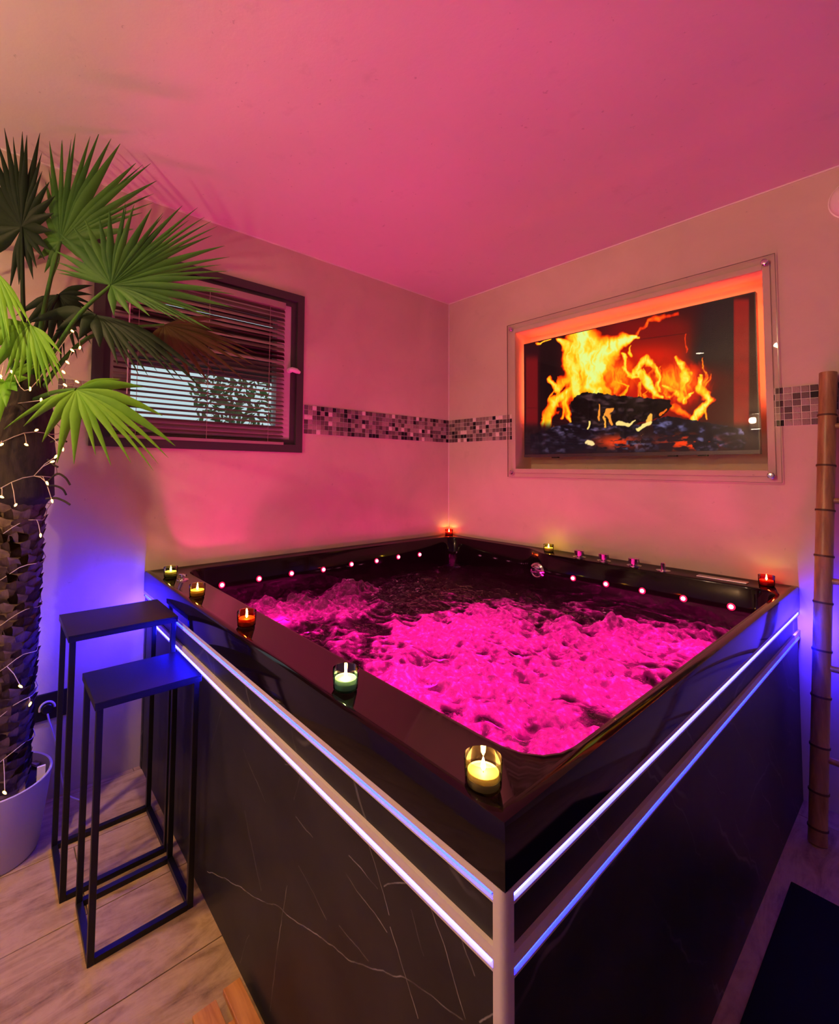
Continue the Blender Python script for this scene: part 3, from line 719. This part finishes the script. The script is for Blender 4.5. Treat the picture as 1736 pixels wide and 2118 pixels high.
def log_(pts, c0, c1, s, seed):
    global img
    a_ = poly(pts, 9, seed); tx = crk(s, seed)
    col = np.array(c0)+(np.array(c1)-np.array(c0))*(np.clip(tx*2.2, 0, 1)**1.3*sst(.30, .75, fbm(X/46+seed, Y/20, 4)))[..., None]
    img = img*(1-a_[..., None])+col*a_[..., None]
img = over(img, (30, 14, 18), sst(1020, 1075, Y)*.95)
log_([(430, 1100), (436, 915), (470, 870), (520, 856), (700, 876), (1020, 903), (1022, 950), (960, 1005), (780, 1050), (440, 1100)], (8, 4, 6), (74, 50, 54), 60, 3)
log_([(190, 1110), (255, 1085), (440, 1035), (520, 1050), (760, 1050), (890, 1045), (830, 1110), (640, 1190), (230, 1225), (192, 1200)], (9, 6, 13), (104, 86, 120), 48, 11)
emb = sst(.46, .62, fbm(X/44, Y/18+4, 4))*np.maximum(np.exp(-(((X-1120)/150)**2+((Y-1155)/42)**2)), .8*np.exp(-(((X-700)/110)**2+((Y-1150)/36)**2)))
img = over(img, (28, 20, 30), sst(1090, 1120, Y)*.5)
log_([(905, 1025), (1000, 998), (1200, 1030), (1440, 1075), (1462, 1150), (1450, 1200), (1250, 1165), (1120, 1120), (920, 1100)], (10, 9, 18), (104, 100, 146), 60, 21)
ash = sst(.45, .7, fbm(X/20+2, Y/14, 4))*np.exp(-(((X-790)/130)**2+((Y-1165)/42)**2)); img = over(img, (96, 96, 130), ash*.8)
img = over(img, (240, 60, 16), np.clip(emb*1.25, 0, 1))
log_([(1140, 1160), (1230, 1140), (1300, 1175), (1290, 1210), (1170, 1205)], (12, 10, 18), (60, 54, 74), 24, 31)
for pts, rads, c in [([(598, 1025), (595, 935)], [9, 3], (255, 150, 50)), ([(630, 1060), (655, 965)], [4, 4], (255, 170, 60)), ([(655, 970), (675, 1055)], [12, 5], (255, 150, 50)), ([(715, 1052), (755, 1058), (795, 1015)], [12, 9, 3], (255, 220, 130)),
                     ([(880, 1025), (905, 980)], [16, 8], (255, 180, 70)), ([(815, 1088), (850, 1055), (895, 1035)], [10, 12, 6], (255, 225, 130)), ([(520, 1030), (527, 1060)], [5, 4], (255, 220, 120)), ([(540, 1160), (552, 1168)], [11, 8], (255, 220, 150)),
                     ([(1000, 960), (980, 985)], [5, 8], (255, 110, 20))]:
    img = over(img, c, np.clip(stroke(pts, rads)*1.8, 0, 1))
img = np.clip(img, 0, 255)/255; lin = np.where(img <= .04045, img/12.92, ((img+.055)/1.055)**2.4)
sv = np.stack([SX, np.full_like(SX, TVY-.0015), SZ], -1).reshape(-1, 3)
idx = np.arange(NX*NZ).reshape(NZ, NX)
sf = np.stack([idx[:-1, :-1], idx[:-1, 1:], idx[1:, 1:], idx[1:, :-1]], -1).reshape(-1, 4)
sme = bpy.data.meshes.new('screen'); sme.from_pydata(sv.tolist(), [], sf.tolist())
ca = sme.color_attributes.new('picture', 'FLOAT_COLOR', 'POINT')
ca.data.foreach_set('color', np.concatenate([lin.reshape(-1, 3), np.ones((NX*NZ, 1))], 1).astype(np.float32).ravel())
M_SCREEN = bpy.data.materials.new('fire_screen'); M_SCREEN.use_nodes = True; t = NT(M_SCREEN)
vc = t.add('ShaderNodeVertexColor', layer_name='picture'); t.ln(vc.outputs[0], t.b.inputs['Emission Color']); t.b.inputs['Emission Strength'].default_value = 1.1
t.b.inputs['Base Color'].default_value = (.006, .006, .006, 1); t.b.inputs['Roughness'].default_value = .3; t.b.inputs['Specular IOR Level'].default_value = .12
tvp(link('screen', sme, M_SCREEN, tv))['label'] = 'lit screen with yellow flames over charred logs'
# warm light strips hidden in the niche behind the television
ls = tag(empty('niche_light_strip', (1.19, .1, NZ1)), 'orange light strip lining the niche around the television', 'light strip')
LSI = Matrix.Translation((-1.19, -.1, -NZ1))
for b in [(TVX0+.03, TVX1-.03, .112, .118, TVZ1-.022, TVZ1-.012), (TVX0+.006, TVX0+.016, .112, .118, TVZ0+.25, TVZ1-.03), (TVX1-.016, TVX1-.006, .112, .118, TVZ0+.25, TVZ1-.03)]:
    o = boxo('strip', b, M_NICHE_LED, ls); o.matrix_parent_inverse = LSI
bm = bmesh.new()
for b in ring4(-.008, 0, NX0-.026, NX1+.026, NZ0-.026, NZ1+.026, .026): box(bm, b[2], b[3], b[0], b[1], b[4], b[5])
tag(finish('trim_2', bm, M_WALL, None, bevel=.002), 'plain plaster coloured trim framing the television niche', kind='structure')
ap = tag(empty('acrylic_panel', (1.19, -.02, 1.2615)), 'clear acrylic sheet screwed over the television niche', 'panel')
API = Matrix.Translation((-1.19, .02, -1.2615))
AX0, AX1, AZ0, AZ1 = .521, 1.8597, 1.2615, 2.2319
bm = bmesh.new(); box(bm, AX0, AX1, -.022, -.017, AZ0, AZ1); o = finish('sheet', bm, M_ACRYL, ap); o.matrix_parent_inverse = API
M_EDGE = mat('acrylic_edge', (.16, .12, .10), .2)
bm = bmesh.new()
for b in ring4(-.0225, -.0165, AX0-.0016, AX1+.0016, AZ0-.0016, AZ1+.0016, .0016): box(bm, b[2], b[3], b[0], b[1], b[4], b[5])
o = finish('polished_edge', bm, M_EDGE, ap); o.matrix_parent_inverse = API
for x in (AX0+.028, AX1-.034):
    for z in (AZ0+.028, AZ1-.028):
        bm = bmesh.new(); lathe(bm, [(.008, .0), (.008, .0225), (.0135, .0228), (.0135, .027), (.010, .031), (.001, .032)], 20, (x, -.0005, z), 'Y')
        o = finish('standoff_screw', bm, M_CHROME, ap, smooth=35); o.matrix_parent_inverse = API; o['label'] = 'chrome standoff screw'

# ------------------------------------------------------------------ nesting tables
def side_table(x0, x1, y0, y1, h, label):
    cx, cy = (x0+x1)/2, (y0+y1)/2; wx_, wy_ = (x1-x0)/2, (y1-y0)/2; s = .0165
    t_ = tag(empty('side_table', (cx, cy, 0)), label, 'side table', 'nesting black metal side tables')
    bm = bmesh.new(); box(bm, -wx_, wx_, -wy_, wy_, h-.004, h); box(bm, -wx_, wx_, -wy_, -wy_+.004, h-.02, h-.004); box(bm, -wx_, wx_, wy_-.004, wy_, h-.02, h-.004)
    box(bm, -wx_, -wx_+.004, -wy_+.004, wy_-.004, h-.02, h-.004); box(bm, wx_-.004, wx_, -wy_+.004, wy_-.004, h-.02, h-.004)
    finish('table_top', bm, M_BMETAL, t_, bevel=.0008)
    for sx_ in (-1, 1):
        for sy_ in (-1, 1):
            xa, ya = sx_*(wx_-.0045-s/2), sy_*(wy_-.0045-s/2); boxo('leg', (xa-s/2, xa+s/2, ya-s/2, ya+s/2, .0, h-.0045), M_BMETAL, t_, bevel=.0015)
    for sx_ in (-1, 1): xa = sx_*(wx_-.0045-s/2); boxo('floor_rail', (xa-s/2, xa+s/2, -wy_+.005+s, wy_-.005-s, 0, s), M_BMETAL, t_)
    for sy_ in (-1, 1): ya = sy_*(wy_-.0045-s/2); boxo('floor_rail', (-wx_+.005+s, wx_-.005-s, ya-s/2, ya+s/2, 0, s), M_BMETAL, t_)
side_table(.293, .563, -2.336, -2.018, .785, 'taller black metal side table with slim legs beside the tub')
side_table(.590, .824, -2.300, -2.022, .675, 'shorter black metal side table lit blue beside the tub')

# ------------------------------------------------------------------ socket, cable, duckboard, mat, ladder, wall dome
so = tag(empty('wall_socket', (0, -2.337, .36)), 'black double socket plate with grey ring on the wall behind side table', 'socket')
SOI = Matrix.Translation((0, 2.337, -.36))
def sp(o): o.matrix_parent_inverse = SOI; return o
sp(boxo('plate', (.0005, .010, -2.392, -2.262, .310, .412), M_BMETAL, so, bevel=.003))
bm = bmesh.new()
pts = [(.012, -2.335+.024*math.cos(a), .357+.024*math.sin(a)) for a in [math.radians(-5+k*12) for k in range(18)]]
tube(bm, pts, .0042, 8); sp(finish('ring', bm, M_WHITE, so, smooth=40))
bm = bmesh.new(); lathe(bm, [(.019, 0), (.019, .014), (.016, .017), (.001, .017)], 24, (.009, -2.335, .357), 'X'); sp(finish('plug', bm, M_BMETAL, so, smooth=40))
bm = bmesh.new(); tube(bm, smooth_path([(.022, -2.335, .345), (.030, -2.325, .30), (.014, -2.30, .20), (.012, -2.285, .10), (.02, -2.26, .006), (.10, -2.22, .004)]), .0032, 8)
tag(finish('power_cable', bm, M_WHITE, None, smooth=60), 'white cable hanging from the black wall socket to the floor', 'cable')
db = tag(empty('duckboard', (1.45, -2.13, 0)), 'orange wooden duckboard lying on the floor along the tub', 'duckboard')
for k, (ya, yb, xo) in enumerate([(-2.052, -2.008, 1.115), (-2.128, -2.072, 1.125), (-2.20, -2.146, 1.125), (-2.27, -2.218, 1.125)]):
    o = boxo('slat', (xo, 1.80, ya, yb, .016, .030), M_OWOOD, db, bevel=.002); o.matrix_parent_inverse = Matrix.Translation((-1.45, 2.13, 0))
for x in (1.2, 1.45, 1.70):
    o = boxo('bearer', (x-.02, x+.02, -2.262, -2.012, 0, .016), M_OWOOD, db); o.matrix_parent_inverse = Matrix.Translation((-1.45, 2.13, 0))
bm = bmesh.new(); box(bm, 1.936, 2.75, -1.75, -.536, 0, .008)
tag(finish('bath_mat', bm, M_MAT, None, bevel=.003), 'dark navy mat on the floor beside the tub', 'mat')
la = tag(empty('bamboo_ladder', (2.18, -.25, 0)), 'brown bamboo ladder leaning on the wall beside the tub', 'ladder')
LAI = Matrix.Translation((-2.18, .25, 0))
for dx in (0, .46):
    b0 = Vector((1.963+dx, -.25, 0)); b1 = Vector((2.012+dx, -.032, 1.695))
    nodes = [0, .045, .14, .24, .345, .475, .62, .765, .90, .97]
    nodes = [.03, .10, .19, .29, .385, .485, .585, .685, .785, .90]
    tq = [0]; rr = [.0268]
    for nn in nodes:
        for d_, r_ in ((-.006, .0262), (0, .0285), (.006, .0262)): tq.append(nn+d_); rr.append(r_)
    tq.append(1); rr.append(.0268)
    bm = bmesh.new(); tube(bm, [b0.lerp(b1, q) for q in tq], rr, 20); o = finish('pole', bm, M_BAMBOO, la, smooth=50); o.matrix_parent_inverse = LAI
    for nn in nodes:
        bm = bmesh.new(); c = b0.lerp(b1, nn); d_ = (b1-b0).normalized(); tube(bm, [c-d_*.0035, c+d_*.0035], .0292, 20)
        n_ = finish('node_ring', bm, M_BNODE, o, smooth=50); n_.matrix_parent_inverse = Matrix.Identity(4)
b0 = Vector((1.963, -.25, 0)); b1 = Vector((2.012, -.032, 1.695))
for py in (880, 1036, 1200, 1372, 1548):
    z = on(1712, py, 1, -.12).z; tq = z/1.695; a = b0.lerp(b1, tq)
    bm = bmesh.new(); tube(bm, [a+Vector((.015, 0, 0)), a+Vector((.24, 0, .002)), a+Vector((.445, 0, 0))], [.0115, .013, .0115], 12); o = finish('rung', bm, M_BAMBOO, la, smooth=50); o.matrix_parent_inverse = LAI
dm = tag(empty('wall_lamp', (2.108, 0, 2.372)), 'white domed fixture high on the wall above the bamboo ladder', 'fixture')
bm = bmesh.new(); lathe(bm, [(.075, .001), (.078, .012), (.068, .03), (.045, .043), (.02, .049), (.001, .050)], 36, (0, 0, 0), 'Y'); finish('cover', bm, M_WHITE, dm, smooth=60)
bm = bmesh.new(); lathe(bm, [(.082, .0005), (.082, .006), (.076, .007)], 36, (0, 0, 0), 'Y'); finish('base_plate', bm, M_WHITE, dm, smooth=40)

# lamps on the wall behind the camera and the ceiling spots there
def sconce(x, z, label):
    s = tag(empty('wall_sconce', (x, YB, z)), label, 'lamp', 'up and down wall sconces')
    bm = bmesh.new(); box(bm, -.05, .05, .0005, .02, -.09, .09); box(bm, -.05, .05, .02, .10, -.075, .075); finish('body', bm, M_WHITE, s, bevel=.004)
    for sg in (-1, 1):
        boxo('lens', (-.035, .035, .035, .085, sg*.076 if sg > 0 else -.080, .080 if sg > 0 else -.076), M_LAMPGLASS, s)
    lamp('sconce_glow', 'POINT', (0, .20, 0), WARM, SCONCE_W, .03, None, s)
sconce(1.08, 1.83, 'white up and down wall sconce on the back wall')
for (x, y) in ((.75, -3.0), (1.35, -3.1)):
    d_ = tag(empty('ceiling_spot', (x, y, HC)), 'recessed ceiling spot nearer the '+('window wall' if x < 1 else 'far side wall'), 'lamp', 'ceiling spots')
    bm = bmesh.new(); lathe(bm, [(.045, -.001), (.045, -.008), (.034, -.010)], 24); finish('ring', bm, M_CHROME, d_, smooth=40)
    bm = bmesh.new(); lathe(bm, [(.032, -.0105), (.030, -.0125), (.001, -.0130)], 20); finish('lens', bm, M_LAMPGLASS, d_, smooth=40)
    lamp('spot_glow', 'SPOT', (0, 0, -.02), WARM, DOWNLIGHT_W*(2.5 if x < 1 else 2.4), .03, (.12, .30, -1) if x < 1 else (.16, 1, -.34), d_, spot=(math.radians(92 if x < 1 else 95), .8))

# ------------------------------------------------------------------ palm
PX_, PY_ = .21, -2.48
palm = tag(empty('potted_palm', (PX_, PY_, 0)), 'tall artificial fan palm in a pale round pot beside the window', 'plant')
PI_ = Matrix.Translation((-PX_, -PY_, 0))
def pp(o, par=None): o.matrix_parent_inverse = PI_; return o
pot = finish('pot', (lambda b: (lathe(b, [(.117, 0), (.121, .006), (.150, .243), (.151, .249), (.148, .252), (.143, .249), (.139, .20), (.13, .17)], 48, (PX_, PY_, 0)), b)[1])(bmesh.new()), M_POT, palm, smooth=40); pp(pot); pot['label'] = 'pale grey round planter'
bm = bmesh.new(); lathe(bm, [(.139, .196), (.139, .205), (.10, .215), (.05, .222), (.001, .222)], 32, (PX_, PY_, 0)); pp(finish('soil', bm, M_SOIL, palm, smooth=60))
for k in range(26):
    a = random.uniform(0, 6.28); r_ = random.uniform(.075, .128); c = Vector((PX_+r_*math.cos(a), PY_+r_*math.sin(a), .222)); bm = bmesh.new()
    box(bm, -.018, .018, -.008, .008, -.004, .004); bmesh.ops.rotate(bm, verts=bm.verts[:], matrix=Matrix.Rotation(random.uniform(0, 6), 3, 'Z') @ Matrix.Rotation(random.uniform(-.9, .9), 3, 'Y')); bmesh.ops.translate(bm, verts=bm.verts[:], vec=c)
    pp(finish('bark_chip', bm, M_BARK, palm))
q = on(85, 1600, 0, PX_+.055); bm = bmesh.new(); box(bm, q.x-.004, q.x+.004, q.y-.012, q.y+.012, .20, .272); pp(finish('plant_tag', bm, M_WHITE, palm, bevel=.001))['label'] = 'small white plastic tag'
def trunk_c(z): return Vector((PX_+.010+.012*z+.006*math.sin(3*z), PY_+.014+.012*z, z))
bm = bmesh.new(); zs = [.20+k*.03 for k in range(37)]
tube(bm, [trunk_c(z) for z in zs], [.060+.006*max(0, .35-z)*4 for z in zs], 20); trunk = pp(finish('trunk', bm, M_BARK, palm, smooth=60))
bm = bmesh.new()
vs = [(-.030, 0, 0), (.030, 0, 0), (.027, .009, .022), (-.027, .009, .022), (.004, .018, .034), (0, .007, -.002), (0, .015, .022)]
V = [bm.verts.new(v) for v in vs]
for f in ((0, 5, 6, 3), (5, 1, 2, 6), (3, 6, 4), (6, 2, 4)): bm.faces.new([V[i] for i in f])
bmesh.ops.solidify(bm, geom=bm.faces[:], thickness=.003)
sme_ = bpy.data.meshes.new('bark_scale'); bm.to_mesh(sme_); bm.free(); sme_.materials.append(M_BARK)
k = 0; z = .23
while z < 1.15:
    for j in range(8):
        a = 2*math.pi*(j+.5*(k % 2))/8+random.uniform(-.08, .08); c = trunk_c(z+random.uniform(-.004, .004)); o = link('bark_scale', sme_, None, trunk)
        r_ = .057+.02*max(0, .3-z)
        o.matrix_basis = Matrix.Translation(c+Vector((r_*math.cos(a), r_*math.sin(a), 0))-Vector((PX_, PY_, 0))*0) @ Matrix.Rotation(a-math.pi/2, 4, 'Z') @ Matrix.Diagonal((1, random.uniform(.8, 1.3), 1, 1))
    z += .0255; k += 1
# fibrous dark crown shaft
bm = bmesh.new(); zs = [1.12, 1.16, 1.19, 1.20, 1.26, 1.31, 1.33, 1.40, 1.48, 1.55, 1.62]
tube(bm, [trunk_c(z) for z in zs], [.055, .062, .085, .092, .086, .088, .095, .088, .080, .066, .040], 24)
for v in bm.verts: v.co += Vector((noise.noise(v.co*18), noise.noise(v.co*18+Vector((9, 0, 0))), 0))*.008
pp(finish('crown_shaft', bm, M_FIBRE, palm, smooth=60))['label'] = 'dark fibrous sleeve under the leaves'
for pts in ([(100, 995), (118, 980), (135, 988), (145, 1003)], [(98, 1005), (115, 1005), (130, 1012), (137, 1024)], [(95, 1032), (115, 1030), (132, 1036), (145, 1044)], [(105, 915), (125, 908), (138, 914)], [(98, 950), (112, 962), (120, 966)]):
    bm = bmesh.new(); tube(bm, smooth_path([at(x, y, 1.57) for x, y in pts], 4), .0035, 6); pp(finish('twig', bm, M_FIBRE, palm))

def frond(hub, hd, tips, mat_, n, droop=.0, td=None, petiole=None, curl=.0, wmul=1.0, facing=None, fold=.30, zig=.25):
    """hub (px,py), depth hd; tips: outline [(px,py[,depth])], n leaflets spread along it"""
    H = at(hub[0], hub[1], hd)
    fr_ = empty('frond', (H.x, H.y, H.z)); fr_.parent = palm; fr_.matrix_parent_inverse = PI_
    T = [at(q[0], q[1], q[2] if len(q) > 2 else (td or hd)) for q in tips]
    for q in T: q.x = max(q.x, .03)
    # petiole
    base = trunk_c(1.50)
    if petiole:
        pts = [base+Vector((0, 0, random.uniform(-.03, .03)))]+[at(*q) for q in petiole]+[H]
        bm = bmesh.new(); pth = smooth_path(pts, 6); tube(bm, pth, [.009-.004*i/len(pth) for i in range(len(pth))], 8)
        o = finish('petiole', bm, M_LEAF_M if mat_ is not M_LEAF_D else M_LEAF_D, fr_, smooth=60); o.matrix_parent_inverse = Matrix.Translation(-H)
    tot = len(T)-1
    nf = facing if facing is not None else (CAM-H).normalized()
    if isinstance(nf, tuple): nf = Vector(nf).normalized()
    tl_ = []
    for k in range(n):
        s = tot*k/(n-1) if n > 1 else 0; i = min(int(s), tot-1); q = T[i].lerp(T[i+1], s-i)
        ln_ = (q-H).length; q = H+(q-H)*random.uniform(.90, 1.06) if 0 < k < n-1 else q
        q = q+Vector((random.gauss(0, 1), random.gauss(0, 1), random.gauss(0, 1)))*ln_*.022
        tl_.append(q)
    for k, q in enumerate(tl_):
        d = q-H; ln_ = d.length
        nb = [tl_[j]-H for j in (k-1, k+1) if 0 <= j < n]
        dth = sum(d.angle(v) for v in nb)/len(nb)
        wmax = min(.019, max(.007, .27*ln_*dth*1.1))*wmul
        mid = H+d*.5+Vector((0, 0, droop*ln_))+nf*(curl*ln_)+nf*(zig*.05*ln_*(1 if k % 2 else -1))
        S = 9; L_ = []; C_ = []; R_ = []
        for j in range(S+1):
            t_ = j/S; p_ = H*(1-t_)**2+mid*2*t_*(1-t_)+q*t_*t_
            tg = ((mid-H)*(1-t_)+(q-mid)*t_).normalized()
            sd = tg.cross(nf); sd = sd.normalized() if sd.length > 1e-4 else tg.orthogonal().normalized(); up_ = sd.cross(tg)
            w = wmax*(min(1, .10+t_/.40) if t_ < .42 else max(.02, ((1-t_)/.58))**.85)
            L_.append(p_+sd*w-up_*fold*w); R_.append(p_-sd*w-up_*fold*w); C_.append(p_+up_*fold*w)
        bm = bmesh.new(); vl = [bm.verts.new(v-H) for v in L_]; vc_ = [bm.verts.new(v-H) for v in C_]; vr = [bm.verts.new(v-H) for v in R_]
        for j in range(S): bm.faces.new((vl[j], vl[j+1], vc_[j+1], vc_[j])); bm.faces.new((vc_[j], vc_[j+1], vr[j+1], vr[j]))
        me = bpy.data.meshes.new('leaflet'); bm.to_mesh(me); bm.free(); me.polygons.foreach_set('use_smooth', [True]*len(me.polygons))
        link('leaflet', me, mat_, fr_)
    return fr_
D0 = 1.60
# dark frond by the wall
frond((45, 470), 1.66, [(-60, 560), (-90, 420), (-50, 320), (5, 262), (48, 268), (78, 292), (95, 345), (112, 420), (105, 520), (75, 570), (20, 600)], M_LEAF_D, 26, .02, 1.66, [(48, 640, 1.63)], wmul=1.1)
frond((125, 500), 1.68, [(95, 600), (78, 520), (82, 440), (100, 310), (132, 288), (168, 278), (208, 287), (285, 330), (312, 365), (325, 405), (300, 450), (230, 560)], M_LEAF_M, 28, .04, 1.70, [(95, 620, 1.63)])
frond((230, 590), 1.52, [(112, 562, 1.50), (108, 535, 1.50), (150, 455, 1.50), (222, 435, 1.50), (266, 412, 1.50), (340, 424, 1.52), (378, 430, 1.54), (426, 446, 1.56), (446, 478, 1.58), (474, 524, 1.6), (480, 560, 1.6), (472, 600, 1.58), (460, 645, 1.56), (432, 690, 1.54), (380, 660, 1.50), (330, 655, 1.48), (232, 652, 1.46)], M_LEAF_M, 42, .05, None, [(150, 668, 1.58)], wmul=1.05)
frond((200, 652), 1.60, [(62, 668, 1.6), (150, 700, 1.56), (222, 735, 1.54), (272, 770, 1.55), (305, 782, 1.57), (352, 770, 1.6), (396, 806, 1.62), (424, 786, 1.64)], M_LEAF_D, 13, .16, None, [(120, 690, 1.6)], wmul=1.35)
frond((340, 672), 1.78, [(300, 730, 1.75), (360, 770, 1.78), (440, 792, 1.85), (500, 785, 1.88), (528, 762, 1.90), (542, 742, 1.92), (500, 700, 1.90), (470, 660, 1.88)], M_LEAF_O, 16, .10, None, [(180, 700, 1.66)])
frond((62, 672), 1.48, [(-60, 700, 1.46), (-30, 770, 1.42), (10, 800, 1.42), (45, 815, 1.42), (75, 815, 1.43), (102, 812, 1.44), (118, 800, 1.46), (132, 782, 1.47), (128, 735, 1.48)], M_LEAF_B, 15, .14, None, [(20, 720, 1.52)], wmul=1.2)
frond((-10, 560), 1.46, [(-80, 640, 1.42), (-20, 690, 1.40), (12, 712, 1.40), (28, 722, 1.41), (48, 700, 1.43), (62, 672, 1.46)], M_LEAF_B, 10, .10, None, [(0, 660, 1.52)], wmul=1.3)
frond((158, 806), 1.42, [(12, 886, 1.36), (60, 888, 1.36), (100, 948, 1.36), (145, 952, 1.36), (208, 938, 1.38), (242, 962, 1.38), (300, 962, 1.40), (326, 966, 1.42), (352, 942, 1.44), (380, 916, 1.46), (300, 800, 1.5), (250, 785, 1.5)], M_LEAF_B, 15, .12, None, [(110, 812, 1.50)], wmul=.95)
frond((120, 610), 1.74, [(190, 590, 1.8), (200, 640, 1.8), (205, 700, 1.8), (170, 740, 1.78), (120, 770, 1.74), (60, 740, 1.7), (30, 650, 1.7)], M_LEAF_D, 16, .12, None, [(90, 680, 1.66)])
frond((10, 790), 1.50, [(-70, 760, 1.46), (-60, 850, 1.42), (-10, 900, 1.42), (25, 830, 1.45), (70, 770, 1.48), (90, 745, 1.5), (60, 735, 1.5)], M_LEAF_B, 12, .08, None, None, wmul=1.1)

# ------------------------------------------------------------------ fairy lights on the palm
fl_ = tag(empty('string_lights', tuple(trunk_c(.8))), 'pale wire of warm fairy lights wound around the palm trunk', 'string lights')
FLI = Matrix.Translation(-trunk_c(.8))
bul = bmesh.new(); lathe(bul, [(.0010, -.006), (.0030, -.002), (.0034, .003), (.0024, .0065), (.0005, .008)], 10)
bulme = bpy.data.meshes.new('bulb'); bul.to_mesh(bulme); bul.free(); bulme.materials.append(M_BULB); bulme.polygons.foreach_set('use_smooth', [True]*len(bulme.polygons))
helix = []
for k in range(170):
    s = k/169; z = .30+1.2*s; a = -2.2+s*2*math.pi*8; r_ = (.073 if z < 1.15 else .099)+.004*math.sin(k*1.7); c = trunk_c(z); helix.append(c+Vector((r_*math.cos(a), r_*math.sin(a), .012*math.sin(k*.9))))
crown_px = [(85, 828, 1.50), (117, 825, 1.50), (135, 797, 1.53), (160, 790, 1.56), (132, 770, 1.55), (140, 750, 1.55), (150, 725, 1.58), (165, 720, 1.62), (150, 685, 1.6), (62, 805, 1.46), (25, 770, 1.46), (2, 780, 1.46), (22, 722, 1.5), (55, 728, 1.5)]
cp = [at(*q) for q in crown_px]
bm = bmesh.new(); tube(bm, helix+smooth_path([helix[-1]]+cp, 5)[1:], .0013, 5); o = finish('wire', bm, M_WIRE, fl_, smooth=60); o.matrix_parent_inverse = FLI
trunk_px = [(10, 1640, 1.43), (43, 1420, 1.50), (62, 1457, 1.56), (84, 1108, 1.57), (32, 1045, 1.50), (108, 1037, 1.55), (98, 1000, 1.50), (55, 920, 1.50), (75, 890, 1.50), (130, 930, 1.55), (115, 945, 1.53), (108, 955, 1.51), (4, 1028, 1.50), (2, 920, 1.49)]
for q in [at(*q) for q in trunk_px]+cp:
    o = link('bulb', bulme, None, fl_); o.matrix_parent_inverse = FLI; o.location = q; o.rotation_euler = (random.uniform(-1, 1), random.uniform(-1, 1), 0)
for q in [at(*q) for q in trunk_px]:
    h = min(helix, key=lambda v: (v-q).length)
    if (h-q).length > .003:
        bm = bmesh.new(); md = h.lerp(q, .5)+Vector((0, 0, .008)); tube(bm, [h, md, q], .0012, 5); o = finish('wire_tail', bm, M_WIRE, fl_); o.matrix_parent_inverse = FLI
